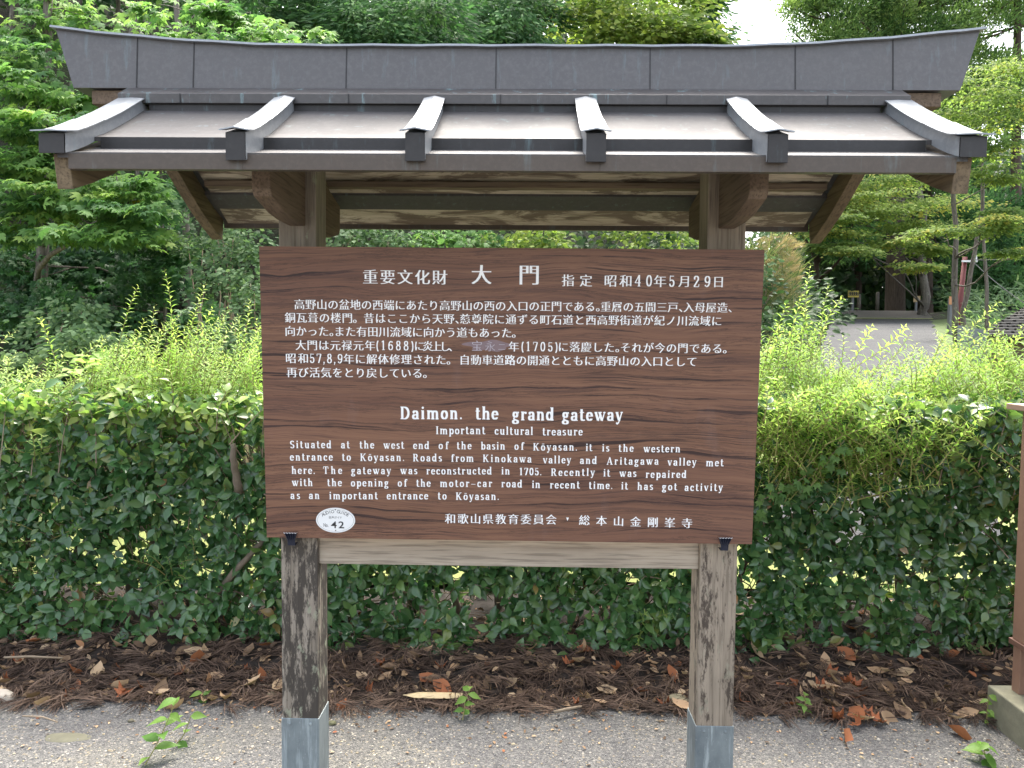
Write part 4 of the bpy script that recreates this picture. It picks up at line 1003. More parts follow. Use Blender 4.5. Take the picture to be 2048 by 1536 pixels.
for k, u, v, s, lab in ((5, 690, 1350, .11, 'large pale fan shaped leaf beside the left post'), (3, 240, 1385, .10, 'bright orange lobed leaf at the litter edge on the left'), (0, 195, 1350, .10, 'long reddish tan leaf slanting in the litter on the left'),
                        (1, 1712, 1395, .11, 'largest tan leaf in the leaf pile right of the right post'), (3, 1665, 1430, .12, 'rust leaf clump on the gravel right of the right post'), (1, 1915, 1460, .10, 'orange crumpled leaf nearest the concrete block'),
                        (3, 1140, 1345, .09, 'brown leaf standing against the litter between the posts'), (2, 1060, 1320, .09, 'rust red leaf under the hedge between the posts'), (1, 1690, 1465, .10, 'torn reddish leaf lying out on the gravel'), (5, 1490, 1355, .09, 'upright pale leaf just right of the right post'), (3, 1480, 1395, .08, 'red brown leaf at the foot of the right post'), (1, 1580, 1405, .075, 'orange leaf beside the small weed right of the post')):
    q = spot_z(u, v, .03); drop(k, q[0], q[1], s, rng.uniform(0, 6.28), lab)
for i in range(30):
    q = spot_z(rng.normal(1690, 55), rng.normal(1375, 32), .03); drop(int(rng.choice([0, 0, 5, 1, 3, 2])), q[0], q[1], rng.uniform(.07, .12), rng.uniform(0, 6.28))
# bamboo sheath, twigs
def ground_at(u, v, z=.02): return spot_z(u, v, z)
a, b2 = ground_at(806, 1392, .03), ground_at(925, 1394, .03); mb = MB(); V = []
for i in range(13):
    t = i/12; w = .024*min(1, 4.2*t+.05, 2.2*(1-t)+.45); c = a+(b2-a)*t
    for j in range(5): 
        q = (j-2)/2; V.append(c+A_((0, q*w, .012*(1-q*q)*min(1, 3*t+.1)+.004)))
mb.add(V, [(i*5+j, i*5+j+1, i*5+6+j, i*5+5+j) for i in range(12) for j in range(4)])
tag(mb.build('bamboo_sheath', plain('straw sheath', (.52, .40, .22), .6, 0, .25, 50, .2), smooth=True), 'long straw coloured bamboo sheath lying at the litter edge between the posts', 'bamboo sheath')
for lab, pa, r in (('short grey broken stick on the gravel edge between the posts', [(1108, 1424), (1135, 1418), (1163, 1413)], .006), ('thin grey twig across the litter left of the left post', [(505, 1368), (535, 1371), (565, 1369)], .003), ('thin curved twig at the litter edge on the left', [(45, 1432), (85, 1434), (115, 1444)], .003), ('bare horizontal twig at the foot of the hedge on the left', [(8, 1315), (60, 1313), (125, 1316)], .0045)):
    mb = MB(); mb.tube([ground_at(u, v, .03 if v > 1350 else .12) for u, v in pa], [r, r*1.1, r*.8], 6); tag(mb.build('twig', M['twig'], smooth=True), lab, 'twig')
def stone(label, u, v, dims, col, z=0.0, moss=0):
    q = ground_at(u, v, z); bm = bmesh.new(); bmesh.ops.create_icosphere(bm, subdivisions=3, radius=1)
    sd = rng.random()*50
    for w in bm.verts:
        c = w.co; f = 1+.28*mnoise.noise(c*1.3+Vector((sd, 0, 0)))+.1*mnoise.noise(c*3.1+Vector((0, sd, 0))); w.co = Vector((c.x*f*dims[0], c.y*f*dims[1], c.z*f*dims[2]))
    me = bpy.data.meshes.new('stone'); bm.to_mesh(me); bm.free(); me.polygons.foreach_set('use_smooth', [True]*len(me.polygons))
    tag(link('stone', me, plain('stone', col, .85, 0, .4, 25, .5), origin=tuple(q+A_((0, 0, dims[2]*.35)))), label, 'stone')
stone('pale angular stone at the left edge of the litter', 5, 1398, (.05, .035, .03), (.42, .37, .30))
stone('flat mossy stone sunk in the gravel on the left', 135, 1478, (.10, .04, .007), (.11, .105, .07), -.0045)
stone('mossy stone beside the inner side of the right post', 1352, 1405, (.052, .035, .024), (.30, .26, .16))
stone('small dark stone on the gravel left of the tall weed', 262, 1443, (.012, .010, .007), (.10, .09, .06))
stone('half buried mossy stone left of the left post', 545, 1395, (.03, .025, .018), (.20, .17, .10))
stone('small dark green stone beside the left metal cap', 664, 1448, (.018, .014, .009), (.10, .10, .05))
def weed(label, u, v, h, leaves, ls, lean=(0, 0)):
    q = ground_at(u, v, .0); t0 = thing('weed', tuple(q), label, 'weed', 'small green weeds on the gravel'); mb = MB(); top = q+A_((lean[0], lean[1], h)); Pp = wobble(q, top, 6, .006); mb.tube(Pp, np.linspace(.0025, .0012, 6), 5); mb.build('stem', M['shoot_stem'], t0)
    k = leaves; t = np.linspace(.12, 1, k); Q = np.stack([np.interp(t, np.linspace(0, 1, 6), Pp[:, c]) for c in range(3)], 1); th = np.arange(k)*2.3+rng.random()*6
    D = np.stack([np.cos(th), np.sin(th)*.8, rng.uniform(-.25, .45, k)], 1); Nn = unit(np.stack([-np.cos(th)*.2, -np.sin(th)*.2-.45, np.ones(k)], 1)+rng.normal(size=(k, 3))*.2)
    leaf_mesh('leaves', [leaf_data(T_WEED, Q, D, Nn, ls*rng.uniform(.65, 1.15, k), rng.random(k))], M['weed'], t0)
weed('tallest leafy green weed on the gravel at the lower left', 290, 1530, .19, 9, .075, (.07, .10))
weed('second leaf tuft beside the tall weed at the lower left', 350, 1490, .10, 4, .075, (.05, .02))
weed('small green weed at the litter edge on the left', 405, 1405, .04, 4, .05)
weed('pale green weed with drooping leaves between the posts', 925, 1440, .12, 8, .055, (.03, .03))
weed('small green weed right of the right post', 1608, 1430, .08, 8, .045)
weed('tiny weed at the foot of the right post', 1480, 1385, .03, 7, .025)
weed('yellowing weed with round leaves at the lower right corner', 1975, 1525, .07, 9, .07)
weed('thin weed against the concrete block', 1975, 1450, .12, 7, .04)
weed('bright green seedling under the hedge right of the post', 1630, 1335, .05, 6, .055)

# ------------------------------------------------------------------ brown sign pillar on its concrete block
wd = plain('brown painted board', (.27, .155, .105), .5, 0, .15, 30, .1)
t0 = thing('brown_pillar', (2.2, .2, 0), 'brown wooden pillar with an overhanging flat lid standing on a concrete block at the right edge', 'pillar')
mb = MB(); mb.box((1.965, -.10, .345), (2.47, .525, 1.238)); mb.build('body', wd, t0, bevel=.003)
mb = MB(); mb.box((1.932, -.16, 1.2385), (2.51, .575, 1.262)); mb.build('lid', plain('pale brown lid', (.36, .23, .17), .5, 0, .15, 30, .1), t0, bevel=.003)
mb = MB(); mb.box((1.957, -.11, .322), (2.48, .535, .3445)); mb.build('lower_frame', plain('dark brown frame', (.16, .085, .06), .5, 0, .2, 30, .1), t0, bevel=.002)
for x in (1.967, 2.42):
    for y in (-.09, .475):
        mb = MB(); mb.box((x, y, .14), (x+.045, y+.045, .3215)); mb.build('leg', wd, t0, bevel=.002)
mb = MB(); mb.box((1.898, -.35, -.05), (2.60, .560, .1405))
tag(mb.build('concrete_block', plain('mossy concrete', (.20, .19, .13), .9, 0, .45, 18, .5), bevel=.006), 'mossy grey concrete block carrying the brown pillar', 'concrete block')

# ------------------------------------------------------------------ trees and bushes beyond the hedge
def cloud(sprays, leaf, per, nup=.75, toward=.55, droop=.35, clump=.33, flat=.35, tone_amp=.35, base_tone=.45):
    """sprays: (centre, rx, ry, rz, n clumps). Every clump is a flat drift of leaves."""
    P, D, Nn, sc, va = [], [], [], [], []
    for c, rx, ry, rz, n in sprays:
        q = rng.normal(size=(n, 3)); q = unit(q)*rng.random((n, 1))**.45
        C = A_(c)+q*A_((rx, ry, rz)); rr = (rx+rz)/2
        for i in range(n):
            k = max(4, int(per*rng.uniform(.6, 1.4))); cr = rr*clump*rng.uniform(.6, 1.3)
            o = rng.normal(size=(k, 3))*A_((cr, cr, cr*flat)); o[:, 2] -= .35*np.linalg.norm(o[:, :2], axis=1)*droop*1.5
            out = unit(np.stack([o[:, 0]+q[i, 0]*cr, o[:, 1]+q[i, 1]*cr-cr*.4, np.full(k, -droop*cr)], 1)+rng.normal(size=(k, 3))*cr*.35)
            P.append(C[i]+o); D.append(out)
            Nn.append(unit(A_((0, -toward, nup))+rng.normal(size=(k, 3))*.33)); sc.append(leaf*rng.uniform(.6, 1.25, k))
            va.append(np.clip(base_tone+rng.normal()*tone_amp*.6+rng.normal(size=k)*tone_amp*.5, 0, .985)+.015*(rng.random(k) < .004))
    return np.concatenate(P), np.concatenate(D), np.concatenate(Nn), np.concatenate(sc), np.concatenate(va)
def px(u, v, ru, rv, Y, n, deep=.8):
    k = (Y+CD)/FPX; return (spot(u, v, Y), ru*k, ru*k*deep, rv*k, n)
def tree(name, label, cat, group, trunks, sprays, mat, bark, tmpl, leaf, per, limbs=True, **kw):
    """trunks: list of (points, r0, r1); sprays are joined to the nearest trunk by limbs"""
    b = trunks[0][0][0]; t0 = thing(name, tuple(b), label, cat, group); mb = MB(); pts = []
    for P, r0, r1 in trunks:
        P = A_(P); m = 12; t = np.linspace(0, 1, m); Q = np.stack([np.interp(t, np.linspace(0, 1, len(P)), P[:, c]) for c in range(3)], 1)
        Q[1:-1] += rng.normal(size=(m-2, 3))*A_((r0*.25, r0*.25, 0)); mb.tube(Q, np.linspace(r0, r1, m), 9); pts += list(Q[2:])
    pts = A_(pts); lm = MB(); nl = 0
    if limbs:
        for c, rx, ry, rz, n in sprays:
            c = A_(c); d = np.linalg.norm(pts-c+A_((0, 0, .25))*np.linalg.norm(pts-c, axis=1)[:, None], axis=1); s = pts[int(np.argmin(d))]
            W = wobble(s, c, 7, np.linalg.norm(c-s)*.04); r0 = max(.008, min(.05, .02*np.linalg.norm(c-s)))*limbs; lm.tube(W, np.linspace(r0, r0*.35, 7), 6)
            for j in range(4):
                e = c+rv()*A_((rx, ry, rz))*.75; lm.tube(wobble(W[4+j % 3], e, 5, .03), np.linspace(r0*.4, r0*.15, 5), 4)
            nl += 1
    tr = mb.build('trunk', bark, t0, smooth=True)
    if nl: lm.build('limbs', bark, t0, smooth=True)
    leaf_mesh('crown', [leaf_data(tmpl, *cloud(sprays, leaf, per, **kw))], mat, t0)
    return t0
def on_hill(x, y, dz=-.1): return A_((x, y, height(x, y)+dz))
def trunk_px(u0, v0, u1, v1, Y, w, w1=None):
    """trunk seen from foot (u0, v0) to (u1, v1), w pixels wide, carried down into the hillside"""
    a, b = spot(u0, v0, Y), spot(u1, v1, Y); k = (Y+CD)/FPX; f = a.copy(); g = height(a[0], Y)-.2
    P = [A_((a[0], Y, min(g, a[2]-.1))), a, (a+b)/2, b]; return (P, w*k/2, (w1 or w*.6)*k/2)
# maples on the slope at the left
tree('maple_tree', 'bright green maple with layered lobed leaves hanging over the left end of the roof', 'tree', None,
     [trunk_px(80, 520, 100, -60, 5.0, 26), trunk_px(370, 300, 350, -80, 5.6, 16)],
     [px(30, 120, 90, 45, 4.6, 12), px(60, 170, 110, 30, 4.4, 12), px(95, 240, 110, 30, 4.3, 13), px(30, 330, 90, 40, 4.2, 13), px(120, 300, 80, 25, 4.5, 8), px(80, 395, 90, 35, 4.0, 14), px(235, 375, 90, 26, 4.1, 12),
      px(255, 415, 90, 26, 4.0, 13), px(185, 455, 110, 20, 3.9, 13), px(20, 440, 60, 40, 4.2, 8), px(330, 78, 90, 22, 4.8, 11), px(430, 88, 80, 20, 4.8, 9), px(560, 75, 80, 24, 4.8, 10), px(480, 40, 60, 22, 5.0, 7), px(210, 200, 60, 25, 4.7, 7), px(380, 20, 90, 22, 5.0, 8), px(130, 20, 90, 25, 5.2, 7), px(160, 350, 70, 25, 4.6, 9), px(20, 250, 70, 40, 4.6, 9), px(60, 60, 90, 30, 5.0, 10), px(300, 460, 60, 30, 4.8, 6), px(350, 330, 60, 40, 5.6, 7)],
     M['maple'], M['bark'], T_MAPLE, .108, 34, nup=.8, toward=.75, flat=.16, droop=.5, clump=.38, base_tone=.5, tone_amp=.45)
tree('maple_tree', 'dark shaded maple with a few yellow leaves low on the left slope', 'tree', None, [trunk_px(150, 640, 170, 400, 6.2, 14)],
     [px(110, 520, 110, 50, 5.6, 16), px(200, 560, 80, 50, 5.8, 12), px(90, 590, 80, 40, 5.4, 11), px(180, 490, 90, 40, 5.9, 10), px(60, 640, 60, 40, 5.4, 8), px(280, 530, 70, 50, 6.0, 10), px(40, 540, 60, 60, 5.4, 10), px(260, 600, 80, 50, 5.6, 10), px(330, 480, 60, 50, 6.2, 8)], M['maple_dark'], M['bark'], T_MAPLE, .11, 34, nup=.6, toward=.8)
# small leaved bushes
for lab, sp, leaf, mat in (
    ('grey green small leaved bush beside the left post under the eave', [px(440, 420, 70, 50, 3.9, 16), px(490, 500, 60, 60, 3.8, 18), px(400, 480, 50, 50, 4.2, 10), px(430, 560, 60, 55, 3.7, 16), px(500, 600, 50, 70, 3.5, 16), px(470, 690, 70, 60, 3.2, 18)], .05, 'bush'),
    ('low dark green bush above the left part of the hedge', [px(110, 660, 80, 40, 3.2, 18), px(190, 690, 80, 45, 3.0, 18), px(60, 730, 80, 40, 2.9, 14), px(150, 625, 60, 25, 3.4, 8), px(250, 740, 70, 40, 3.0, 12)], .05, 'bush'),
    ('leafy bush on the bank seen just right of the left post', [px(700, 470, 60, 30, 6.0, 16), px(790, 480, 60, 30, 6.2, 14), px(690, 520, 90, 40, 5.6, 12)], .07, 'bush'),
    ('rounded bush with broad green leaves on the bank behind the board', [px(880, 475, 60, 25, 6.4, 14), px(960, 480, 50, 25, 6.6, 12), px(900, 530, 120, 40, 6.0, 14)], .09, 'maple'),
    ('yellow green bush on the bank behind the middle of the board', [px(1080, 478, 60, 22, 6.8, 16), px(1020, 485, 40, 20, 6.6, 8), px(1100, 530, 100, 40, 6.4, 12)], .08, 'yellow_bush'),
    ('yellow green bush on the bank left of the right post', [px(1260, 468, 60, 18, 7.4, 12), px(1350, 465, 50, 22, 7.6, 12), px(1300, 520, 110, 40, 7.0, 12)], .08, 'yellow_bush'),
    ('green bush on the bank just right of the right post', [px(1540, 470, 40, 22, 8.4, 10), px(1530, 560, 50, 40, 7.6, 12), px(1560, 640, 45, 40, 7.0, 12)], .07, 'bush')):
    c = sp[0][0]; t0 = thing('bush', (c[0], c[1], height(c[0], c[1])), lab, 'bush', 'bushes on the bank beyond the hedge'); mb = MB()
    for s in sp:
        f = on_hill(s[0][0]+rng.normal()*.2, s[0][1]+rng.uniform(.1, .3)); 
        for j in range(3): mb.tube(wobble(f, s[0]+rv()*A_(s[1:4])*.5, 6, .05), np.linspace(.012, .004, 6), 5)
    mb.build('stems', M['twig'], t0, smooth=True)
    leaf_mesh('foliage', [leaf_data(T_OVAL if mat != 'maple' else T_MAPLE, *cloud(sp, leaf, 34 if leaf < .06 else 22, nup=.5, toward=.7, clump=.3, flat=.7))], M[mat], t0)
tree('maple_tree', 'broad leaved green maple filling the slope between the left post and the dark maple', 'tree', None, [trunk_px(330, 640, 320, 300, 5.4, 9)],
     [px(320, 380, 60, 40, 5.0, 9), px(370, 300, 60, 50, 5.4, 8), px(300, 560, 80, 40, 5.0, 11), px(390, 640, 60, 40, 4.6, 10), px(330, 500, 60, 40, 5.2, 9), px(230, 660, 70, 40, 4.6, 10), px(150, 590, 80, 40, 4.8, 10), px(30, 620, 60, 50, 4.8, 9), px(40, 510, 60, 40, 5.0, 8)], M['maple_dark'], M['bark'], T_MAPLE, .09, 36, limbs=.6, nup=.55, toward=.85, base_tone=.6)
# pampas like grass on the bank by the right post
t0 = thing('pampas_grass', tuple(on_hill(4.6, 8.2)), 'clump of pinkish flowering pampas grass on the bank right of the right post', 'grass clump'); P, D, Nn, sc, va = [], [], [], [], []
for i in range(1900):
    c = spot(rng.uniform(1440, 1590), rng.uniform(480, 690), rng.uniform(7.6, 8.6)); P.append(c-A_((0, 0, .2))); D.append(unit(A_((rng.normal()*.7, rng.normal()*.4-.2, .7)))); Nn.append(unit(A_((rng.normal()*.3, -1, .3)))); sc.append(rng.uniform(.22, .45)); va.append(min(.8, rng.random()*.85))
leaf_mesh('blades', [leaf_data(oval([0, .011, .013, .008, 0], .35, .1), A_(P), A_(D), A_(Nn), A_(sc), A_(va))], M['grass'], t0)
P, D, Nn, sc, va = [], [], [], [], []
for i in range(120):
    c = spot(rng.uniform(1510, 1590), rng.uniform(475, 600), rng.uniform(7.7, 8.4)); a = unit(A_((rng.uniform(.2, .9), -.2, rng.uniform(.1, .6))))
    for j in range(26): P.append(c+rng.normal(size=3)*.015); D.append(unit(a+rng.normal(size=3)*.22+A_((0, 0, -.2)))); Nn.append(rv()); sc.append(rng.uniform(.12, .3)); va.append(rng.uniform(.82, 1))
leaf_mesh('plumes', [leaf_data(T_NEEDLE, A_(P), A_(D), A_(Nn), A_(sc)*.5, A_(va))], M['grass'], t0)
# conifers and broadleaves behind the roof
def conifer(label, u, Y, sprays, mat, leaf, per, foot=520, w=26, name='cypress_tree', tmpl=T_SLIVER, bark='bark', **kw):
    kw = {**dict(nup=.5, toward=.6, droop=.9, clump=.34, flat=.5, tone_amp=.4), **kw}
    tree(name, label, 'tree', 'trees on the slope beyond the notice board', [trunk_px(u, foot, u+rng.normal()*8, -160, Y, w)], sprays, M[mat], M[bark], tmpl, leaf, per, **kw)
conifer('drooping green cypress behind the left half of the ridge', 790, 9.5, [px(720, 50, 90, 50, 8.6, 22), px(840, 20, 90, 60, 8.8, 20), px(660, 20, 60, 50, 9.0, 10), px(880, 80, 60, 40, 8.6, 12), px(700, -60, 120, 60, 9, 16), px(780, 95, 80, 30, 8.6, 12)], 'cypress', .15, 130)
conifer('dark cypress with bare branches behind the middle of the ridge', 955, 11, [px(950, 30, 90, 50, 10.4, 16), px(1040, 60, 80, 45, 10, 16), px(1000, -40, 120, 60, 11, 16), px(1080, 20, 70, 50, 10.5, 10)], 'cypress', .16, 120)
conifer('yellow green broadleaf tree behind the right half of the ridge', 1230, 12, [px(1180, 30, 90, 60, 11, 20), px(1270, 60, 100, 50, 10.6, 22), px(1360, 70, 80, 40, 10.8, 16), px(1300, -20, 120, 50, 11, 18), px(1400, 88, 40, 22, 10.6, 9)], 'yellow_bush', .13, 90, name='broadleaf_tree', tmpl=T_OVAL, droop=.5)
conifer('bluish green pointed cypress against the gap of sky', 1415, 17, [px(1400, 60, 50, 50, 16, 16), px(1410, -10, 40, 40, 16, 12), px(1425, 80, 30, 40, 15.6, 10), px(1405, -60, 34, 40, 16, 8)], 'cypress', .2, 130)
conifer('tall dark cypress high on the left slope', 560, 10, [px(480, 10, 90, 60, 9.2, 14), px(590, 30, 70, 60, 9.4, 12), px(380, 20, 90, 60, 10, 14), px(520, -70, 140, 50, 9.5, 14)], 'cypress', .17, 90, base_tone=.2)
conifer('dark conifer behind the maple at the top left corner', 240, 10, [px(130, 30, 130, 70, 9.6, 18), px(290, 10, 110, 60, 9.4, 16), px(20, 10, 110, 80, 9.8, 12), px(200, -80, 200, 60, 9.5, 16)], 'cypress', .18, 90, base_tone=.15)
for u0, v0, u1, v1, Y, w, lab in ((450, 330, 455, -60, 7.2, 20, 'straight grey trunk rising behind the left end of the roof ridge'), (20, 420, 30, -60, 7.5, 22, 'grey trunk at the left edge of the photo'), (150, 460, 140, 60, 6.8, 13, 'thin trunk in the shade left of the roof'), (215, 480, 225, 150, 7.4, 12, 'slender dark trunk just left of the roof'), (280, 470, 270, 200, 6.6, 9, 'thinnest sapling trunk beneath the left eave')):
    tree('bare_trunk_tree', lab, 'tree', 'trunks in the shade of the left slope', [trunk_px(u0, v0, u1, v1, Y, w)], [px(u1, -60, 90, 40, Y, 10), px(u1+30, -130, 90, 40, Y, 8)], M['maple_dark'], M['bark'], T_OVAL, .12, 40)
# dense undergrowth on the slope: nobody could count it
P, D, Nn, sc, va = [], [], [], [], []
for i in range(6500):
    y = 4.4+rng.random()**1.2*15; x = rng.uniform(-11, min(road_x(y)-1.2, 9)); k = 10; h0 = height(x, y); g = rng.uniform(.1, .8)
    tone = rng.random()*.7
    o = rng.normal(size=(k, 3))*A_((.22, .22, .16)); P.append(A_((x, y, h0+g*rng.random()))+o); D.append(unit(o+A_((0, -.15, -.05)))); Nn.append(unit(A_((0, -.6, .7))+rng.normal(size=(k, 3))*.4)); sc.append(rng.uniform(.05, .10, k)*(1+.05*y)); va.append(np.clip(tone+rng.normal(size=k)*.15, 0, 1))
tag(leaf_mesh('undergrowth', [leaf_data(T_OVAL, np.concatenate(P), np.concatenate(D), np.concatenate(Nn), np.concatenate(sc), np.concatenate(va))], M['under']), kind='stuff')
# far wood closing the view
P, D, Nn, sc, va = [], [], [], [], []
for i in range(7200):
    y = rng.uniform(19, 42); 
    u = rng.uniform(-250, 1370) if rng.random() < .5 else rng.uniform(1560, 2300)
    if u > 1500: v = rng.uniform(300, 650); y = rng.uniform(29, 44)
    else: v = rng.uniform(-130, 420)
    c = spot(u, v, y); k = 9; o = rng.normal(size=(k, 3))*A_((.6, .6, .5)); tone = rng.random()*.8
    P.append(c+o); D.append(unit(o+A_((0, -.3, -.4)))); Nn.append(unit(A_((0, -.6, .7))+rng.normal(size=(k, 3))*.4)); sc.append(rng.uniform(.25, .6, k)); va.append(np.clip(tone+rng.normal(size=k)*.12, 0, 1))
tag(leaf_mesh('far_wood', [leaf_data(T_OVAL, np.concatenate(P), np.concatenate(D), np.concatenate(Nn), np.concatenate(sc), np.concatenate(va))], M['under']), kind='stuff')
# great cedar on the right with rounded tufts
def tufts(label, u, foot, Y, w, region, n, mat='cedar', r=.5, leaf=.2, top=-140):
    t0 = thing('cedar_tree', tuple(trunk_px(u, foot, u, -100, Y, w)[0][0]), label, 'tree', 'tall cedars beside the road'); Pt_, r0, r1 = trunk_px(u, foot, u+6, top, Y, w, w*.45)
    mb = MB(); m = 14; t = np.linspace(0, 1, m); A0 = A_(Pt_); Q = np.stack([np.interp(t, np.linspace(0, 1, 4), A0[:, c]) for c in range(3)], 1); rad = np.linspace(r0, r1, m); rad[0] *= 1.5; rad[1] *= 1.1; mb.tube(Q, rad, 14); mb.build('trunk', M['cedar_bark'], t0, smooth=True)
    P, D, Nn, sc, va = [], [], [], [], []; lm = MB()
    for i in range(n):
        for _ in range(40):
            uu, vv = rng.uniform(region[0], region[2]), rng.uniform(region[1], region[3])
            if region[4](uu, vv): break
        c = spot(uu, vv, Y+rng.uniform(-2.4, 1.2)); k = int(200*rng.uniform(.7, 1.3)); q = rv(k)*rng.random((k, 1))**.5; rr = r*rng.uniform(.6, 1.25); tone = rng.random()
        P.append(c+q*A_((rr, rr, rr*.8))); D.append(unit(q+A_((0, -.3, .35))+rng.normal(size=(k, 3))*.25)); Nn.append(unit(A_((0, -.5, .6))+rng.normal(size=(k, 3))*.5)); sc.append(leaf*rng.uniform(.6, 1.2, k)); va.append(np.clip(tone*.75+.1+rng.normal(size=k)*.16, 0, 1))
        if i % 5 == 0: lm.tube(wobble(Q[int(np.argmin(np.linalg.norm(Q[3:]-c+A_((0, 0, 1.0)), axis=1)))+3], c, 6, .15), np.linspace(.07, .02, 6), 5)
    lm.build('limbs', M['cedar_bark'], t0, smooth=True)
    leaf_mesh('crown', [leaf_data(T_SLIVER, np.concatenate(P), np.concatenate(D), np.concatenate(Nn), np.concatenate(sc), np.concatenate(va))], M[mat], t0)
tufts('great cedar with rounded yellow green foliage tufts right of the gap of sky', 1790, 625, 25, 46, (1570, -120, 2110, 250, lambda u, v: (u-1565)*.9 > abs(v-60)*.55-25 and not (u > 1960 and 50 < v < 110)), 720, r=.6, leaf=.17)
tufts('dark cedar with a broad trunk behind the two wooden signs', 1850, 605, 29, 34, (1640, 200, 1960, 480, lambda u, v: True), 110, 'cypress', .55, .22, 215)
tufts('slim cedar with a grey trunk on the left of the road', 1632, 600, 24, 13, (1560, 330, 1760, 520, lambda u, v: v < 470 or u > 1640), 60, 'cypress', .45, .22, 215)
tufts('slim pale trunked cedar nearest the right post', 1588, 585, 21, 9, (1500, 250, 1660, 400, lambda u, v: True), 45, 'cypress', .45, .22, 215)
tufts('slim cedar between the road sign and the grey trunk', 1715, 610, 30, 20, (1640, 250, 1800, 470, lambda u, v: True), 60, 'cypress', .5, .22, 215)
tufts('dark cedar at the right edge behind the hut', 2030, 560, 24, 26, (1900, 400, 2120, 600, lambda u, v: True), 110, 'cypress', .5, .22, -60)
# slender maples with fine layered leaves
FM = dict(nup=.9, toward=.45, droop=.45, clump=.42, flat=.13, tone_amp=.35)
tree('slender_maple', 'yellow green maple with grey branching stems beside the red pole', 'tree', None,
     [trunk_px(1912, 640, 1905, 250, 11.5, 15, 6), trunk_px(1925, 640, 1975, 330, 11.5, 12, 5), trunk_px(1975, 640, 1960, 260, 12.2, 9, 4)],
     [px(1960, 170, 90, 30, 10.6, 16), px(2020, 220, 80, 30, 10.4, 16), px(1900, 230, 80, 25, 10.8, 12), px(2000, 290, 80, 22, 10.4, 12), px(2010, 345, 70, 14, 10.2, 9), px(1930, 300, 60, 18, 10.8, 8), px(2000, 430, 70, 14, 9.8, 10), px(1960, 455, 60, 11, 9.8, 8), px(2030, 500, 50, 12, 9.8, 7), px(1880, 460, 60, 12, 10.2, 8), px(2040, 130, 60, 30, 10.6, 10)],
     M['fine_maple'], M['bark'], T_OVAL, .065, 120, limbs=.5, **FM)
tree('slender_maple', 'dark green maple spreading level sprays over the road', 'tree', None,
     [trunk_px(1850, 608, 1835, 300, 21, 20, 9)],
     [px(1800, 350, 100, 24, 19, 14), px(1730, 370, 90, 22, 19, 13), px(1860, 400, 90, 18, 19.4, 13), px(1740, 425, 90, 18, 18.6, 13), px(1680, 455, 70, 16, 18.4, 10), px(1830, 445, 80, 16, 19, 11), px(1780, 485, 60, 10, 18.6, 9), px(1860, 495, 70, 10, 19, 10), px(1690, 400, 60, 18, 18.6, 9), px(1660, 490, 40, 10, 18.2, 6), px(1720, 500, 60, 12, 17.6, 8), px(1820, 530, 50, 10, 18, 6), px(1680, 430, 60, 18, 18, 9), px(1770, 395, 90, 18, 18.4, 10)],
     M['fine_maple'], M['bark'], T_OVAL, .10, 120, limbs=.5, base_tone=.55, **{k: v for k, v in FM.items()})
# bamboo grass along the foot of the wood on the right
P, D, Nn, sc, va = [], [], [], [], []
for i in range(2600):
    y = rng.uniform(13, 24); x = road_x(y)+1.9+abs(rng.normal())*2.6; P.append((x, y, height(x, y)+rng.random()*.8)); D.append(unit(A_((rng.normal(), rng.normal()-.3, rng.normal()*.6)))); Nn.append(unit(A_((0, -.6, .7))+rng.normal(size=3)*.4)); sc.append(rng.uniform(.12, .32)); va.append(rng.random())
tag(leaf_mesh('bamboo_grass', [leaf_data(T_SLIVER, A_(P), A_(D), A_(Nn), A_(sc), A_(va))], M['bush']), kind='stuff')

# ------------------------------------------------------------------ things along the road
yel = plain('yellow sign face', (.55, .42, .06), .5, 0, .1, 10, 0); steel = plain('galvanised post', (.16, .165, .17), .5, .3, .2, 40, 0)
def sign(name, label, u, v, w, h, Y, col, foot, pw, ink=True, tilt=0.0, posts=1):
    k = (Y+CD)/FPX; c = spot(u, v, Y); f = spot(u, foot, Y); t0 = thing(name, (c[0], Y, f[2]), label, 'sign'); W, Hh = w*k/2, h*k/2
    for j in range(posts):
        ox = 0 if posts == 1 else (-.7+1.4*j)*W
        mb = MB(); mb.box((c[0]+ox-pw, Y+.02, min(f[2], height(c[0], Y))-.1), (c[0]+ox+pw, Y+.02+2*pw, c[2]+Hh*.6)); mb.build('post', steel if posts == 1 else M['purlin'], t0)
    mb = MB(); ct, st_ = math.cos(tilt), math.sin(tilt)
    V = [(c[0]+x*ct, Y+y-x*.0, c[2]+z+x*st_) for y in (0, .018) for x, z in ((-W, -Hh), (W, -Hh), (W, Hh), (-W, Hh))]
    mb.add(V, [(0, 1, 2, 3), (7, 6, 5, 4), (0, 4, 5, 1), (1, 5, 6, 2), (2, 6, 7, 3), (3, 7, 4, 0)]); pl = mb.build('panel', col, t0)
    return t0, pl, c, W, Hh
t0, pl, c, W, Hh = sign('road_sign', 'small yellow sign with black characters beyond the crest of the road', 1707, 588, 21, 13, 23, yel, 612, .035)
mb = MB()
for i in range(5):      # the marks are too far off to read: dark block characters
    x = c[0]-W*.72+i*W*.36; z = c[2]+Hh*.12
    for dx, dz, w, h in ((0, .05, .05, .012), (0, 0, .05, .012), (0, -.05, .05, .012), (-.02, 0, .010, .06), (.025, 0, .010, .06)): mb.box((x+dx-w*.8, c[1]-.004-.0005*abs(dz*20), z+dz-h), (x+dx+w*.8, c[1]-.001, z+dz+h))
mb.build('characters', M['ink'], pl)
sign('wooden_sign', 'small tilted tan wooden sign standing by the roadside under the cedars', 1834, 598, 13, 11, 22, plain('tan wood sign', (.45, .32, .16), .7), 616, .03, tilt=.12)
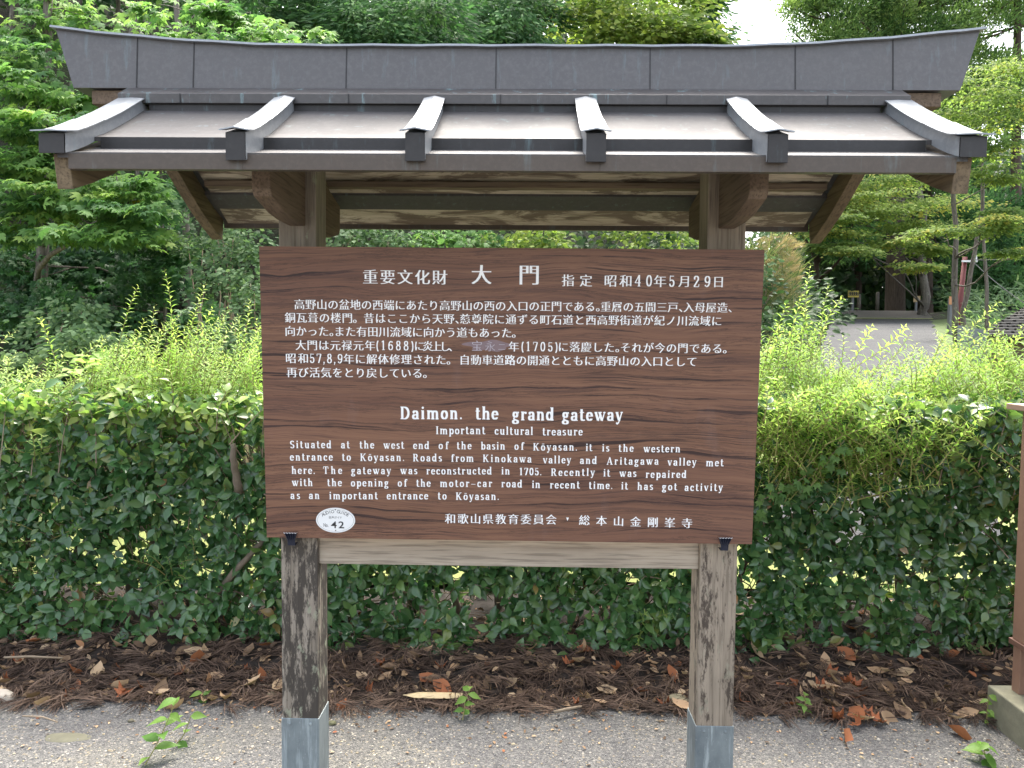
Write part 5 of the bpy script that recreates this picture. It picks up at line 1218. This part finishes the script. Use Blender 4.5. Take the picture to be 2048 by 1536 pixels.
t0, pl, c, W, Hh = sign('orange_box_sign', 'orange square box on a grey post beside the red pole', 1906, 601, 14, 16, 13.5, plain('orange box', (.55, .26, .12), .5), 650, .045)
mb = MB(); mb.box((c[0]+W*.3, c[1]-.004, c[2]+Hh*.3), (c[0]+W*.65, c[1]-.001, c[2]+Hh*.65)); mb.build('dark_opening', M['ink'], pl)
a, b2 = spot(1916, 645, 15), spot(1930, 514, 15); t0 = thing('red_pole', tuple(a), 'leaning dark red pole carrying wires beside the grey maple stems', 'pole'); mb = MB(); a2 = a.copy(); a2[2] = height(a[0], 15)-.2; mb.tube([a2, a, b2], [.065, .06, .05], 10); mb.build('shaft', plain('dark red paint', (.13, .025, .022), .7, 0, .3, 20, 0), t0, smooth=True)
mb = MB(); mb.box(b2+A_((-.10, -.08, -.12)), b2+A_((.24, -.04, -.08))); mb.box(b2+A_((.16, -.09, -.10)), b2+A_((.22, -.03, .04))); mb.build('bracket', M['plaque'], t0)
for (u1, v1, Y1), lab in (((2080, 470, 14), 'upper thin wire running right from the red pole'), ((2080, 590, 13), 'lower thin wire sagging right from the red pole')):
    mb = MB(); e = spot(u1, v1, Y1); t = np.linspace(0, 1, 14)[:, None]; s = b2+A_((.1, -.05, -.06)); Pw = s+(e+(e-s)*1.2-s)*t-A_((0, 0, .35))*(t*(1-t)*4); mb.tube(Pw, .008, 5); tag(mb.build('wire', M['ink']), lab, 'wire')
for u, v, Y, lab in ((1755, 600, 24.5, 'grey stake left of the great cedar trunk'), (1718, 605, 23.6, 'dark stake beside the yellow sign')):
    a = spot(u, v, Y); mb = MB(); mb.tube([A_((a[0], Y, height(a[0], Y)-.1)), a+A_((0, 0, .25)), a+A_((0, 0, .28))], [.07, .06, .035], 8); tag(mb.build('stake', M['bark'], smooth=True), lab, 'stake')
# hut with shingled roof, lower right of the road
hut = thing('hut', (8.6, 10, .3), 'small hut with a grey shingled roof at the right edge below the road', 'hut')
E0, E1_, R0, R1 = spot(1957, 672, 9.0), spot(2140, 676, 8.4), spot(2075, 600, 10.4), spot(2260, 590, 9.8)
m, nt, b = new_mat('grey shingles'); br = nt.nodes.new('ShaderNodeTexBrick'); br.inputs['Scale'].default_value = 1; br.inputs['Color1'].default_value = (.13, .115, .10, 1); br.inputs['Color2'].default_value = (.21, .19, .165, 1); br.inputs['Mortar'].default_value = (.03, .025, .02, 1)
br.inputs['Brick Width'].default_value = .2; br.inputs['Row Height'].default_value = .085; br.inputs['Mortar Size'].default_value = .012
nt.links.new(coords(nt, (1, 1.0, 1)), br.inputs['Vector']); nt.links.new(br.outputs['Color'], b.inputs['Base Color']); b.inputs['Roughness'].default_value = .9
rows = 14; mb = MB()
for i in range(rows):       # overlapping shingle courses
    t, t2 = i/rows, (i+1.15)/rows; L0, L1, U0, U1 = E0+(R0-E0)*t, E1_+(R1-E1_)*t, E0+(R0-E0)*t2, E1_+(R1-E1_)*t2; up = A_((0, -.008, .035))
    mb.add([L0+up, L1+up, U1, U0, L0, L1], [(0, 1, 2, 3), (4, 5, 1, 0)])
mb.add([E0-A_((0, 0, .05)), E1_-A_((0, 0, .05)), R1-A_((0, 0, .05)), R0-A_((0, 0, .05))], [(3, 2, 1, 0)])
B0, B1 = R0*2-E0, R1*2-E1_; B0[2] = E0[2]; B1[2] = E1_[2]
mb.add([R0, R1, B1, B0], [(0, 1, 2, 3)])
mb.build('roof', m, hut)
mb = MB(); z0 = height(7.4, 9)-.6
for p, q in ((E0, E1_), (E1_, B1), (B1, B0), (B0, E0)):
    inn = (E0+E1_+B0+B1)/4; p2, q2 = p+(inn-p)*.12, q+(inn-q)*.12
    mb.add([(p2[0], p2[1], z0), (q2[0], q2[1], z0), (q2[0], q2[1], E0[2]+.02), (p2[0], p2[1], E0[2]+.02)], [(0, 1, 2, 3)])
mb.add([E0+(inn-E0)*.12, R0+(inn-R0)*.1-A_((0, 0, .07)), B0+(inn-B0)*.12], [(0, 1, 2)]); mb.build('wall', M['purlin'], hut)
# grey corrugated fence panel by the hut
f0, f1 = spot(1915, 660, 9.6), spot(1975, 672, 8.8); mb = MB(); n = 40; V = []
for i in range(n+1):
    p = f0+(f1-f0)*i/n; o = .018*math.sin(i*1.57); V += [(p[0], p[1]+o, height(p[0], p[1])-.3), (p[0], p[1]+o, p[2]+.08)]
mb.add(V, [(2*i, 2*i+2, 2*i+3, 2*i+1) for i in range(n)]); fp = mb.build('corrugated_panel', plain('grey corrugated sheet', (.28, .31, .34), .5, .3, .2, 8, 0)); tag(fp, 'grey corrugated sheet fence left of the hut roof', 'fence')
